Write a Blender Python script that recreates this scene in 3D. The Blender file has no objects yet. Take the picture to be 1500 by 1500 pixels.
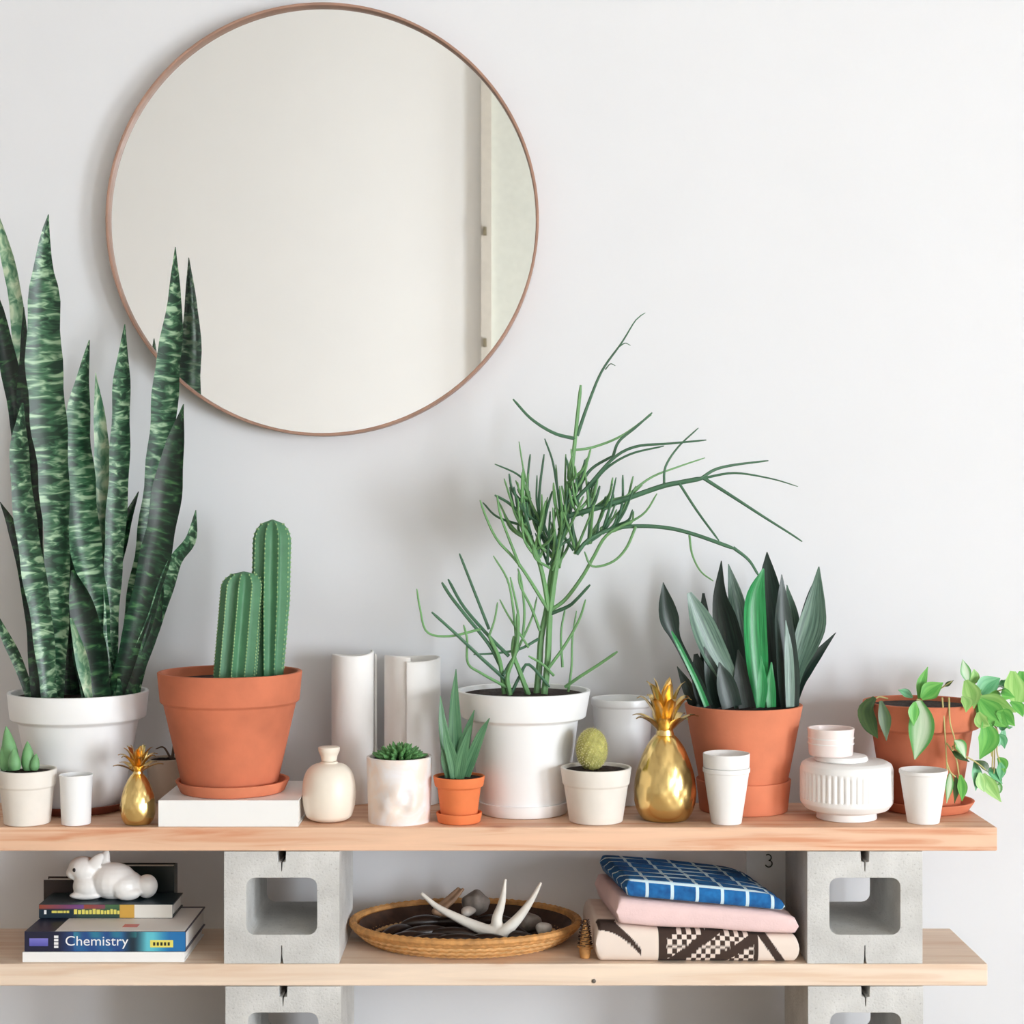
import bpy, bmesh, math, random
from mathutils import Vector, Matrix
random.seed(7)

# ------------------------------------------------------------------ camera, sky, light, exposure
sc = bpy.context.scene
F = 2450.0                       # focal length in pixels of the 1500 px frame
CY, CZ = -3.092, 0.967           # camera position (x = 0)
cam_d = bpy.data.cameras.new('camera'); cam = bpy.data.objects.new('camera', cam_d)
sc.collection.objects.link(cam); sc.camera = cam
cam.location = (0, CY, CZ); cam.rotation_euler = (math.pi / 2, 0, 0)
cam_d.sensor_width = 36.0; cam_d.lens = F / 1500 * 36.0; cam_d.clip_start = 0.05
vs = sc.view_settings
vs.view_transform = 'Standard'; vs.look = 'None'; vs.gamma = 1.0; vs.use_curve_mapping = False
vs.exposure = -0.26
world = bpy.data.worlds.new('overcast_sky'); sc.world = world; world.use_nodes = True
bgn = world.node_tree.nodes['Background']
bgn.inputs[0].default_value = (0.87, 0.935, 1.0, 1); bgn.inputs[1].default_value = 44.0
WX = 4.0                        # inner face of the window wall
WINS = ((-4.3, -3.0), (-6.4, -5.2))     # two tall windows, (y0, y1)
WZ0, WZ1 = 0.04, 1.75
for wy0, wy1 in WINS:
    ld = bpy.data.lights.new('window_portal', 'AREA'); ld.shape = 'RECTANGLE'
    ld.size = wy1 - wy0; ld.size_y = WZ1 - WZ0; ld.cycles.is_portal = True
    lo = bpy.data.objects.new('window_portal', ld); sc.collection.objects.link(lo)
    lo.location = (WX + 0.115, (wy0 + wy1) / 2, (WZ0 + WZ1) / 2)
    lo.rotation_euler = Vector((-1, 0, 0)).to_track_quat('-Z', 'Y').to_euler()
sc.cycles.max_bounces = 10; sc.cycles.diffuse_bounces = 6; sc.cycles.glossy_bounces = 5
sc.cycles.caustics_reflective = False; sc.cycles.caustics_refractive = False

# ------------------------------------------------------------------ helpers
COL = sc.collection
ORG = {}
def lin(c):
    return tuple(((v / 255) / 12.92 if v / 255 <= 0.04045 else ((v / 255 + 0.055) / 1.055) ** 2.4) for v in c)
def px(u, v, y):                  # a point of the place at depth y
    d = y - CY
    return Vector(((u - 750) / F * d, y, CZ - (v - 750) / F * d))
def xat(u, y): return (u - 750) / F * (y - CY)
def zat(v, y): return CZ - (v - 750) / F * (y - CY)
def ppm(y): return F / (y - CY)
def thing(name, label, cat, loc, group=None):
    o = bpy.data.objects.new(name, None); COL.objects.link(o)
    o.empty_display_size = 0.02; o.location = loc; ORG[o] = Vector(loc)
    o['label'] = label; o['category'] = cat
    if group: o['group'] = group
    return o
def tag(o, label, cat, group=None):
    o['label'] = label; o['category'] = cat
    if group: o['group'] = group
    return o
def build(name, verts, faces, mat, parent=None, smooth=True, angle=40, uvs=None, cols=None, origin=None, label=None):
    org = ORG[parent] if parent is not None else (Vector(origin) if origin is not None else Vector((0, 0, 0)))
    me = bpy.data.meshes.new(name)
    me.from_pydata([tuple(Vector(v) - org) for v in verts], [], faces)
    if uvs is not None:
        l = me.uv_layers.new(name='UVMap')
        for lp in me.loops: l.data[lp.index].uv = uvs[lp.vertex_index]
    if cols is not None:
        a = me.color_attributes.new('print', 'FLOAT_COLOR', 'POINT')
        for i, c in enumerate(cols): a.data[i].color = (*c, 1)
    if smooth:
        me.shade_smooth(); me.set_sharp_from_angle(angle=math.radians(angle))
    me.materials.append(mat)
    o = bpy.data.objects.new(name, me); COL.objects.link(o)
    if parent is not None: o.parent = parent
    else: o.location = org
    ORG[o] = org
    if label: o['label'] = label
    return o
def fixn(o):
    bm = bmesh.new(); bm.from_mesh(o.data); bmesh.ops.recalc_face_normals(bm, faces=bm.faces); bm.to_mesh(o.data); bm.free()
    return o
def struct(o): o['kind'] = 'structure'; return o
class MB:
    def __init__(s): s.v = []; s.f = []; s.uv = []
    def add(s, v, f):
        n = len(s.v); s.v += [Vector(a) for a in v]; s.f += [[i + n for i in q] for q in f]
    def box(s, a, b):
        (x0, y0, z0), (x1, y1, z1) = a, b
        s.add([(x0,y0,z0),(x1,y0,z0),(x1,y1,z0),(x0,y1,z0),(x0,y0,z1),(x1,y0,z1),(x1,y1,z1),(x0,y1,z1)],
              [(3,2,1,0),(4,5,6,7),(0,1,5,4),(1,2,6,5),(2,3,7,6),(3,0,4,7)])
    def build(s, name, mat, parent=None, **k): return build(name, s.v, s.f, mat, parent, **k)
def bevel(o, w, seg=2):
    m = o.modifiers.new('bevel', 'BEVEL'); m.width = w; m.segments = seg; m.limit_method = 'ANGLE'; m.angle_limit = math.radians(50)
    return o
def rnd_prof(p, rad, seg=3):      # rounds the corners of a profile
    out = [Vector(p[0])]
    for i in range(1, len(p) - 1):
        a, b, c = Vector(p[i-1]), Vector(p[i]), Vector(p[i+1])
        d1, d2 = a - b, c - b
        r = min(rad, d1.length * .45, d2.length * .45)
        if r < 1e-6: out.append(b); continue
        s, e = b + d1.normalized() * r, b + d2.normalized() * r
        for k in range(seg + 1):
            t = k / seg
            out.append(s * (1-t)**2 + b * 2*t*(1-t) + e * t*t)
    out.append(Vector(p[-1]))
    return [(v.x, v.y) for v in out]
def lathe(c, prof, seg=64, fn=None):    # prof: (r, z) world z
    v, f = [], []
    n = len(prof)
    for i in range(seg):
        a = 2 * math.pi * i / seg
        for (r, z) in prof:
            rr, zz = (r, z) if fn is None else fn(r, z, a)
            v.append((c[0] + rr * math.cos(a), c[1] + rr * math.sin(a), zz))
    for i in range(seg):
        j = (i + 1) % seg
        for k in range(n - 1):
            f.append((i*n+k, j*n+k, j*n+k+1, i*n+k+1))
    f.append([i*n for i in range(seg)][::-1])
    f.append([i*n+n-1 for i in range(seg)])
    return v, f
def catmull(P, n):
    P = [Vector(p) for p in P]
    Q = [P[0] * 2 - P[1]] + P + [P[-1] * 2 - P[-2]]
    L = [0]
    for i in range(len(P) - 1): L.append(L[-1] + max((P[i+1] - P[i]).length, 1e-6))
    out = []
    for k in range(n):
        s = L[-1] * k / (n - 1); i = 0
        while i < len(P) - 2 and s > L[i+1]: i += 1
        t = (s - L[i]) / (L[i+1] - L[i])
        a, b, c, d = Q[i], Q[i+1], Q[i+2], Q[i+3]
        out.append(0.5 * ((2*b) + (c - a) * t + (2*a - 5*b + 4*c - d) * t*t + (3*b - a - 3*c + d) * t**3))
    return out
def tube_mesh(P, R, seg=8, cap=True):
    v, f = [], []; n = len(P); up = None
    for i in range(n):
        t = (P[min(i+1, n-1)] - P[max(i-1, 0)]).normalized()
        if up is None: up = t.orthogonal().normalized()
        up = (up - t * up.dot(t)).normalized(); w = t.cross(up)
        for k in range(seg):
            a = 2 * math.pi * k / seg
            v.append(P[i] + (up * math.cos(a) + w * math.sin(a)) * R[i])
    for i in range(n - 1):
        for k in range(seg):
            q = (k + 1) % seg
            f.append((i*seg+k, i*seg+q, (i+1)*seg+q, (i+1)*seg+k))
    if cap:
        f.append(list(range(seg))[::-1]); f.append([(n-1)*seg+k for k in range(seg)])
    return v, f
def tube(name, pts, r0, r1, mat, parent, n=14, seg=8, mid=None):
    P = catmull(pts, n)
    R = [r0 + (r1 - r0) * i / (n - 1) for i in range(n)]
    R[-1] *= .6
    v, f = tube_mesh(P, R, seg)
    return build(name, v, f, mat, parent)
def interp(a, t):
    s = t * (len(a) - 1); i = min(int(s), len(a) - 2); k = s - i
    return a[i] * (1-k) + a[i+1] * k
def blade(name, pts, hws, y0, y1, mat, parent, curl=.35, yaw=0, th=.003, n=26, seg=6, ridge=0, yaw1=None, bow=0, wave=0):
    """a real leaf: centre line given at its own depth, channelled cross-section with thickness"""
    N = len(pts)
    P3 = [px(p[0], p[1], y0 + (y1 - y0) * (i / (N - 1)) - bow * math.sin(math.pi * i / (N - 1))) for i, p in enumerate(pts)]
    H = [h / ppm(P3[i].y) for i, h in enumerate(hws)]
    C = catmull([Vector((p.x, p.y, p.z)) for p in P3], n)
    # half widths by arc length with smooth interpolation
    L = [0]
    for i in range(N - 1): L.append(L[-1] + (P3[i+1] - P3[i]).length)
    def hw(s):
        i = 0
        while i < N - 2 and s > L[i+1]: i += 1
        t = (s - L[i]) / (L[i+1] - L[i]); t = min(max(t, 0), 1)
        m = lambda k: ((H[min(k+1, N-1)] - H[max(k-1, 0)]) / (L[min(k+1, N-1)] - L[max(k-1, 0)]))
        h = L[i+1] - L[i]
        a = (1+2*t)*(1-t)**2*H[i] + t*(1-t)**2*h*m(i) + t*t*(3-2*t)*H[i+1] + t*t*(t-1)*h*m(i+1)
        return max(a, .0006)
    v, f, uv = [], [], []
    W = seg + 1; ring = 2 * seg
    for i in range(n):
        t = (C[min(i+1, n-1)] - C[max(i-1, 0)]).normalized()
        q = i / (n - 1); s = L[-1] * q
        yw = math.radians(yaw + ((yaw1 if yaw1 is not None else yaw) - yaw) * q)
        d = Vector((math.cos(yw), math.sin(yw), 0)); w = (d - t * d.dot(t)).normalized()
        nn = t.cross(w); nn = nn if nn.y < 0 else -nn
        h = hw(s) / max(abs(math.cos(yw)), .5) * (1 + wave * math.sin(s * 55 + pts[0][0]))
        tt = min(th, h * .8)
        row = []
        for k in range(W):
            u = 2 * k / seg - 1
            p = C[i] + w * (h * u) + nn * (curl * h * (u * u - .4))
            row.append((p, u, tt * (1 - abs(u) ** 3) * .5 + .0002))
        for p, u, e in row: v.append(p + nn * (e + ridge * h * (1 - abs(u)))); uv.append((u, s))
        for p, u, e in row[1:-1][::-1]: v.append(p - nn * e); uv.append((u, s))
    R = W + seg - 1
    for i in range(n - 1):
        for k in range(R):
            q = (k + 1) % R
            f.append((i*R+k, i*R+q, (i+1)*R+q, (i+1)*R+k))
    f.append(list(range(R))[::-1]); f.append([(n-1)*R+k for k in range(R)])
    return fixn(build(name, v, f, mat, parent, uvs=uv, angle=75))
def ellipsoid(c, r, rot=None, nu=20, nv=12):
    v, f = [], []
    M3 = rot or Matrix.Identity(3)
    for j in range(1, nv):
        ph = math.pi * j / nv
        for i in range(nu):
            a = 2 * math.pi * i / nu
            v.append(Vector(c) + M3 @ Vector((r[0]*math.sin(ph)*math.cos(a), r[1]*math.sin(ph)*math.sin(a), r[2]*math.cos(ph))))
    v.append(Vector(c) + M3 @ Vector((0,0,r[2]))); v.append(Vector(c) - M3 @ Vector((0,0,r[2])))
    T, B = len(v) - 2, len(v) - 1
    for j in range(nv - 2):
        for i in range(nu):
            q = (i+1) % nu
            f.append((j*nu+i, (j+1)*nu+i, (j+1)*nu+q, j*nu+q))
    for i in range(nu):
        q = (i+1) % nu
        f.append((T, i, q)); f.append((B, (nv-2)*nu+q, (nv-2)*nu+i))
    return v, f
def remesh(o, vox, smooth=6):
    m = o.modifiers.new('remesh', 'REMESH'); m.mode = 'VOXEL'; m.voxel_size = vox; m.use_smooth_shade = True
    s = o.modifiers.new('smooth', 'SMOOTH'); s.iterations = smooth; s.factor = .5
    dg = bpy.context.evaluated_depsgraph_get()
    me = bpy.data.meshes.new_from_object(o.evaluated_get(dg))
    o.modifiers.clear(); o.data = me
    me.shade_smooth()
    return o

# ------------------------------------------------------------------ materials
def nodes(name):
    m = bpy.data.materials.new(name); m.use_nodes = True
    nt = m.node_tree; b = nt.nodes['Principled BSDF']
    return m, nt, b, nt.nodes.new, nt.links.new
def ramp(nt, fac, stops):
    r = nt.nodes.new('ShaderNodeValToRGB'); e = r.color_ramp.elements
    e[0].position, e[0].color = stops[0][0], (*stops[0][1], 1)
    e[1].position, e[1].color = stops[-1][0], (*stops[-1][1], 1)
    for p, c in stops[1:-1]:
        k = e.new(p); k.color = (*c, 1)
    nt.links.new(fac, r.inputs[0]); return r.outputs[0]
def M(name, col, rough=.5, metal=0, var=.06, vs=25, bump=0, bs=90, coat=0, sss=0, stretch=None, spec=.5):
    m, nt, b, N, L = nodes(name)
    c = lin(col)
    tc = N('ShaderNodeTexCoord'); mp = N('ShaderNodeMapping'); L(tc.outputs['Object'], mp.inputs[0])
    if stretch: mp.inputs['Scale'].default_value = stretch
    nz = N('ShaderNodeTexNoise'); nz.inputs['Scale'].default_value = vs; nz.inputs['Detail'].default_value = 4
    L(mp.outputs[0], nz.inputs['Vector'])
    lo_, hi = tuple(v*(1-var) for v in c), tuple(min(v*(1+var), .97) for v in c)
    L(ramp(nt, nz.outputs[0], [(.3, lo_), (.7, hi)]), b.inputs['Base Color'])
    b.inputs['Roughness'].default_value = rough; b.inputs['Metallic'].default_value = metal
    b.inputs['Specular IOR Level'].default_value = spec
    if coat: b.inputs['Coat Weight'].default_value = coat; b.inputs['Coat Roughness'].default_value = .15
    if sss: b.inputs['Subsurface Weight'].default_value = sss; b.inputs['Subsurface Scale'].default_value = .004
    if bump:
        n2 = N('ShaderNodeTexNoise'); n2.inputs['Scale'].default_value = bs; n2.inputs['Detail'].default_value = 5
        L(mp.outputs[0], n2.inputs['Vector'])
        bp = N('ShaderNodeBump'); bp.inputs['Strength'].default_value = bump; bp.inputs['Distance'].default_value = .003
        L(n2.outputs[0], bp.inputs['Height']); L(bp.outputs[0], b.inputs['Normal'])
    return m
def wood(name, a, b_, knot, rough=.6):
    m, nt, b, N, L = nodes(name)
    tc = N('ShaderNodeTexCoord'); mp = N('ShaderNodeMapping'); mp.inputs['Scale'].default_value = (1.6, 26, 26)
    L(tc.outputs['Object'], mp.inputs[0])
    nz = N('ShaderNodeTexNoise'); nz.inputs['Scale'].default_value = 2.2; nz.inputs['Detail'].default_value = 6; nz.inputs['Distortion'].default_value = .8
    L(mp.outputs[0], nz.inputs['Vector'])
    base = ramp(nt, nz.outputs[0], [(.32, lin(b_)), (.5, lin(a)), (.7, lin(tuple(min(255, v*1.04) for v in a)))])
    vo = N('ShaderNodeTexVoronoi'); vo.inputs['Scale'].default_value = 3.0
    mp2 = N('ShaderNodeMapping'); mp2.inputs['Scale'].default_value = (1.3, 3.0, 3.0); mp2.inputs['Location'].default_value = (.37, .1, .2)
    L(tc.outputs['Object'], mp2.inputs[0]); L(mp2.outputs[0], vo.inputs['Vector'])
    mx = N('ShaderNodeMix'); mx.data_type = 'RGBA'
    kr = N('ShaderNodeMapRange'); kr.inputs[1].default_value = .03; kr.inputs[2].default_value = .12; kr.inputs[3].default_value = .65; kr.inputs[4].default_value = 0
    L(vo.outputs['Distance'], kr.inputs[0]); L(kr.outputs[0], mx.inputs[0])
    L(base, mx.inputs[6]); mx.inputs[7].default_value = (*lin(knot), 1)
    L(mx.outputs[2], b.inputs['Base Color']); b.inputs['Roughness'].default_value = rough
    bp = N('ShaderNodeBump'); bp.inputs['Strength'].default_value = .15; bp.inputs['Distance'].default_value = .002
    L(nz.outputs[0], bp.inputs['Height']); L(bp.outputs[0], b.inputs['Normal'])
    return m
def banded_leaf(name, dark, mid, pale, sc_=95, lo_=.40, hi=.66, rough=.38):
    m, nt, b, N, L = nodes(name)
    uv = N('ShaderNodeUVMap'); uv.uv_map = 'UVMap'
    oi = N('ShaderNodeObjectInfo')
    ad = N('ShaderNodeVectorMath'); ad.operation = 'ADD'; cb = N('ShaderNodeCombineXYZ')
    ml = N('ShaderNodeMath'); ml.operation = 'MULTIPLY'; ml.inputs[1].default_value = 13.0
    L(oi.outputs['Random'], ml.inputs[0]); L(ml.outputs[0], cb.inputs[1]); L(ml.outputs[0], cb.inputs[2])
    L(uv.outputs[0], ad.inputs[0]); L(cb.outputs[0], ad.inputs[1])
    mp = N('ShaderNodeMapping'); mp.inputs['Scale'].default_value = (.8, sc_, 1)
    L(ad.outputs[0], mp.inputs[0])
    nz = N('ShaderNodeTexNoise'); nz.inputs['Scale'].default_value = 1.0; nz.inputs['Detail'].default_value = 2.5; nz.inputs['Distortion'].default_value = .7
    L(mp.outputs[0], nz.inputs['Vector'])
    L(ramp(nt, nz.outputs[0], [(lo_, lin(dark)), ((lo_+hi)/2, lin(mid)), (hi, lin(pale))]), b.inputs['Base Color'])
    b.inputs['Roughness'].default_value = rough
    return m
def streak_leaf(name, a, b_, edge=None, rough=.4, scale=5):
    m, nt, b, N, L = nodes(name)
    uv = N('ShaderNodeUVMap'); uv.uv_map = 'UVMap'
    mp = N('ShaderNodeMapping'); mp.inputs['Scale'].default_value = (scale, 9, 1); L(uv.outputs[0], mp.inputs[0])
    nz = N('ShaderNodeTexNoise'); nz.inputs['Scale'].default_value = 1.2; nz.inputs['Detail'].default_value = 3; L(mp.outputs[0], nz.inputs['Vector'])
    c = ramp(nt, nz.outputs[0], [(.35, lin(a)), (.65, lin(b_))])
    if edge:
        sx = N('ShaderNodeSeparateXYZ'); L(uv.outputs[0], sx.inputs[0])
        ab = N('ShaderNodeMath'); ab.operation = 'ABSOLUTE'; L(sx.outputs[0], ab.inputs[0])
        kr = N('ShaderNodeMapRange'); kr.inputs[1].default_value = .45; kr.inputs[2].default_value = .8; L(ab.outputs[0], kr.inputs[0])
        mx = N('ShaderNodeMix'); mx.data_type = 'RGBA'; L(kr.outputs[0], mx.inputs[0]); L(c, mx.inputs[6]); mx.inputs[7].default_value = (*lin(edge), 1)
        c = mx.outputs[2]
    L(c, b.inputs['Base Color']); b.inputs['Roughness'].default_value = rough
    return m
def printed(name, rough=.45):
    m, nt, b, N, L = nodes(name)
    a = N('ShaderNodeAttribute'); a.attribute_name = 'print'; L(a.outputs['Color'], b.inputs['Base Color'])
    b.inputs['Roughness'].default_value = rough; return m
def grid_cloth(name):
    m, nt, b, N, L = nodes(name)
    uv = N('ShaderNodeUVMap'); uv.uv_map = 'UVMap'; sx = N('ShaderNodeSeparateXYZ'); L(uv.outputs[0], sx.inputs[0])
    def line(o, period, w):
        d = N('ShaderNodeMath'); d.operation = 'DIVIDE'; d.inputs[1].default_value = period; L(o, d.inputs[0])
        fr = N('ShaderNodeMath'); fr.operation = 'FRACT'; L(d.outputs[0], fr.inputs[0])
        lt = N('ShaderNodeMath'); lt.operation = 'LESS_THAN'; lt.inputs[1].default_value = w; L(fr.outputs[0], lt.inputs[0]); return lt.outputs[0]
    mx_ = N('ShaderNodeMath'); mx_.operation = 'MAXIMUM'
    L(line(sx.outputs[0], .0415, .13), mx_.inputs[0]); L(line(sx.outputs[1], .034, .17), mx_.inputs[1])
    nz = N('ShaderNodeTexNoise'); nz.inputs['Scale'].default_value = 60; L(uv.outputs[0], nz.inputs['Vector'])
    bl = ramp(nt, nz.outputs[0], [(.3, lin((12, 74, 132))), (.7, lin((26, 112, 178)))])
    mx = N('ShaderNodeMix'); mx.data_type = 'RGBA'; L(mx_.outputs[0], mx.inputs[0]); L(bl, mx.inputs[6]); mx.inputs[7].default_value = (*lin((205, 228, 236)), 1)
    L(mx.outputs[2], b.inputs['Base Color']); b.inputs['Roughness'].default_value = .9
    return m
def concrete():
    m, nt, b, N, L = nodes('concrete')
    tc = N('ShaderNodeTexCoord')
    nz = N('ShaderNodeTexNoise'); nz.inputs['Scale'].default_value = 14; nz.inputs['Detail'].default_value = 8; L(tc.outputs['Object'], nz.inputs['Vector'])
    n2 = N('ShaderNodeTexNoise'); n2.inputs['Scale'].default_value = 260; n2.inputs['Detail'].default_value = 3; L(tc.outputs['Object'], n2.inputs['Vector'])
    c1 = ramp(nt, nz.outputs[0], [(.3, lin((186, 185, 182))), (.7, lin((214, 213, 210)))])
    c2 = ramp(nt, n2.outputs[0], [(.28, (.6, .59, .58)), (.40, (1, 1, 1))])
    mx = N('ShaderNodeMix'); mx.data_type = 'RGBA'; mx.blend_type = 'MULTIPLY'; mx.inputs[0].default_value = .7
    L(c1, mx.inputs[6]); L(c2, mx.inputs[7]); L(mx.outputs[2], b.inputs['Base Color']); b.inputs['Roughness'].default_value = .92
    bp = N('ShaderNodeBump'); bp.inputs['Strength'].default_value = .5; bp.inputs['Distance'].default_value = .002
    L(n2.outputs[0], bp.inputs['Height']); L(bp.outputs[0], b.inputs['Normal'])
    return m
def marbled():
    m, nt, b, N, L = nodes('marbled_glaze')
    tc = N('ShaderNodeTexCoord')
    nz = N('ShaderNodeTexNoise'); nz.inputs['Scale'].default_value = 16; nz.inputs['Detail'].default_value = 3; nz.inputs['Distortion'].default_value = 1.5
    L(tc.outputs['Object'], nz.inputs['Vector'])
    L(ramp(nt, nz.outputs[0], [(.38, lin((238, 220, 208))), (.52, lin((236, 228, 224))), (.68, lin((240, 236, 238)))]), b.inputs['Base Color'])
    b.inputs['Roughness'].default_value = .4; return m

WALL = M('wall_paint', (221, 222, 225), .75, var=.012, vs=3, bump=.03, bs=60)
ROOMW = M('room_paint', (246, 246, 246), .8, var=.01, vs=2)
FLOORM = wood('floor_wood', (212, 197, 178), (190, 170, 148), (150, 124, 100), .5)
ROOMS = M('room_side_paint', (196, 192, 186), .85, var=.02, vs=2)
TRIM = M('taupe_trim', (202, 196, 186), .5, var=.04)
DOORM = M('door_paint', (208, 210, 202), .5, var=.03)
BRASSY = M('aged_brass', (138, 128, 104), .5, metal=.4)
DARKMET = M('dark_metal', (70, 62, 50), .4, metal=.8)
WINF = M('window_frame_paint', (236, 236, 232), .5, var=.01)
WOODU = wood('pine_upper', (224, 184, 154), (208, 144, 108), (168, 88, 56))
WOODL = wood('pine_lower', (230, 209, 188), (221, 192, 166), (200, 156, 124))
CONC = concrete()
FRAMEW = M('walnut_frame', (160, 124, 106), .45, var=.12, vs=30, stretch=(1, 1, 1))
TERRA = M('terracotta', (208, 124, 90), .85, var=.10, vs=14, bump=.08, bs=120)
TERRA_D = M('terracotta_aged', (196, 112, 80), .85, var=.16, vs=12, bump=.1, bs=120)
TERRA_B = M('terracotta_bright', (224, 122, 70), .8, var=.05, vs=30)
SAUC_B = M('saucer_brown', (120, 62, 44), .6, var=.08)
WHITEG = M('white_glaze', (238, 238, 238), .32, var=.012, vs=12)
WHITEM = M('white_matte', (238, 236, 234), .6, var=.02, vs=14)
CREAM = M('cream_clay', (228, 221, 212), .7, var=.03, vs=30, bump=.04)
BEIGE = M('beige_clay', (196, 178, 160), .7, var=.05)
BOTTLEM = M('cream_bottle', (234, 223, 208), .4, var=.06, vs=9)
MARB = marbled()
PINKW = M('pink_glass', (238, 224, 220), .3, var=.04)
GOLD = M('gold', (236, 204, 136), .24, metal=1, var=.06, vs=20)
SOIL = M('soil', (46, 32, 26), .95, var=.5, vs=90, bump=.8, bs=160)
SNAKE = banded_leaf('snake_leaf', (22, 54, 38), (60, 106, 74), (158, 188, 154))
SNAKE_D = banded_leaf('snake_leaf_deep', (12, 34, 24), (28, 66, 42), (74, 120, 72), lo_=.45, hi=.72)
SNAKE_P = banded_leaf('snake_leaf_pale', (70, 118, 88), (136, 170, 136), (192, 208, 176), sc_=45)
CACT = M('cactus_green', (78, 128, 92), .55, var=.12, vs=30)
CACT_R = M('cactus_rib_edge', (148, 178, 126), .7, var=.1, vs=120)
PENC = M('pencil_green', (104, 150, 96), .5, var=.22, vs=9)
PENC_D = M('pencil_green_deep', (64, 104, 76), .55, var=.2, vs=12)
ALOE = streak_leaf('aloe_leaf', (58, 104, 74), (98, 144, 102))
SANS_D = streak_leaf('dark_blade', (12, 28, 24), (34, 56, 47), rough=.42)
SANS_G = streak_leaf('greygreen_blade', (56, 84, 72), (106, 136, 118), rough=.35)
SANS_B = streak_leaf('bright_blade', (18, 108, 56), (46, 150, 84), rough=.35)
SUCC = M('succulent_green', (112, 162, 108), .5, var=.15, vs=40)
SUCC2 = M('rosette_green', (92, 142, 84), .5, var=.2, vs=60)
BALLC = M('ball_cactus', (168, 164, 92), .75, var=.2, vs=120)
SPINE = M('pale_spine', (222, 214, 170), .7)
L_BR = streak_leaf('vine_leaf_bright', (72, 156, 62), (122, 192, 92), scale=2)
L_YG = streak_leaf('vine_leaf_yellow', (120, 176, 84), (166, 206, 124), scale=2)
L_VA = streak_leaf('vine_leaf_variegated', (206, 222, 196), (170, 200, 160), edge=(86, 156, 76), scale=2)
L_DK = streak_leaf('vine_leaf_dark', (42, 70, 34), (70, 96, 48), scale=2)
L_TE = streak_leaf('vine_leaf_teal', (70, 150, 96), (120, 188, 138), scale=2)
VINE = M('vine_stem', (186, 178, 118), .6, var=.15)
DRYST = M('dry_stem', (96, 78, 66), .8)
PAPER = M('paper', (240, 238, 234), .8, var=.015, vs=60, stretch=(1, 1, 12))
BOOKW = M('white_cover', (240, 239, 237), .5, var=.006)
BOOKNAVY = M('navy_cover', (26, 30, 62), .35, var=.1)
BOOKTEAL = M('dark_teal_cover', (20, 44, 54), .35, var=.15)
BOOKBLK = M('black_green_cover', (14, 24, 22), .3, var=.5, vs=18)
BOOKBR = M('dark_brown_cover', (44, 30, 26), .5, var=.2)
PRINT = printed('print_ink')
CLOTHPRINT = printed('cloth_dye', .95)
INKW = M('ink_white', (240, 240, 240), .5, var=0); INKD = M('ink_dark', (40, 40, 30), .5, var=0); INKY = M('ink_yellow', (226, 214, 104), .5, var=.02)
CERAM = M('white_ceramic', (242, 240, 237), .35, var=.01, sss=.0)
EYE = M('eye_dark', (40, 34, 36), .2)
WICK = M('wicker', (196, 142, 82), .7, var=.28, vs=70, bump=.3, bs=150)
WICK_L = M('wicker_light', (220, 176, 120), .65, var=.2, vs=90)
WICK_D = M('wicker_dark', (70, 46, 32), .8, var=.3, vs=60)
BONE = M('antler_bone', (232, 226, 216), .5, var=.06, vs=30)
BONE_B = M('antler_brown', (150, 118, 92), .6, var=.3, vs=40)
POD = M('dark_pod', (44, 30, 24), .3, var=.3, vs=30)
STONE = M('grey_stone', (128, 118, 110), .6, var=.3, vs=60)
SHELL = M('shell', (206, 198, 190), .25, var=.2, vs=60)
TWBLUE = grid_cloth('blue_grid_cloth')
TWPINK = M('pink_cloth', (232, 202, 200), .95, var=.04, vs=30, bump=.2, bs=300)
MIRR = M('mirror_silver', (252, 252, 250), .015, metal=1, var=0)
NAIL = M('nail_steel', (120, 112, 104), .4, metal=.7)

# ------------------------------------------------------------------ the room
RX0, RX1, RY, RH = -4.5, WX, -6.8, 4.2
T = .12
b = MB(); b.box((RX0 - T, 0, -T), (RX1 + T, T, RH + T)); struct(b.build('wall_back', WALL, smooth=False))
b = MB(); b.box((RX0 - T, RY - T, -T), (RX1 + T, RY, RH + T)); struct(b.build('wall_front', ROOMW, smooth=False))
b = MB(); b.box((RX0 - T, RY, -T), (RX0, 0, RH + T)); struct(b.build('wall_left', ROOMS, smooth=False))
b = MB()
ys = [RY, *WINS[1], *WINS[0], 0]
for k in (0, 2, 4): b.box((RX1, ys[k], -T), (RX1 + T, ys[k + 1], RH + T))
for wy0, wy1 in WINS:
    b.box((RX1, wy0, -T), (RX1 + T, wy1, WZ0)); b.box((RX1, wy0, WZ1), (RX1 + T, wy1, RH + T))
struct(b.build('wall_right', ROOMS, smooth=False))
b = MB(); b.box((RX0, RY, -T), (RX1, 0, 0)); struct(b.build('floor', FLOORM, smooth=False))
b = MB(); b.box((RX0, RY, RH), (RX1, 0, RH + T)); struct(b.build('ceiling', ROOMS, smooth=False))
for k, (wy0, wy1) in enumerate(WINS):
    b = MB()
    for y0, y1, z0, z1 in ((wy0, wy0 + .05, WZ0, WZ1), (wy1 - .05, wy1, WZ0, WZ1), (wy0 + .05, wy1 - .05, WZ0, WZ0 + .05), (wy0 + .05, wy1 - .05, WZ1 - .05, WZ1)):
        b.box((RX1 + .03, y0, z0), (RX1 + .08, y1, z1))
    struct(b.build('window_%d' % (k + 1), WINF, smooth=False))
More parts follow.
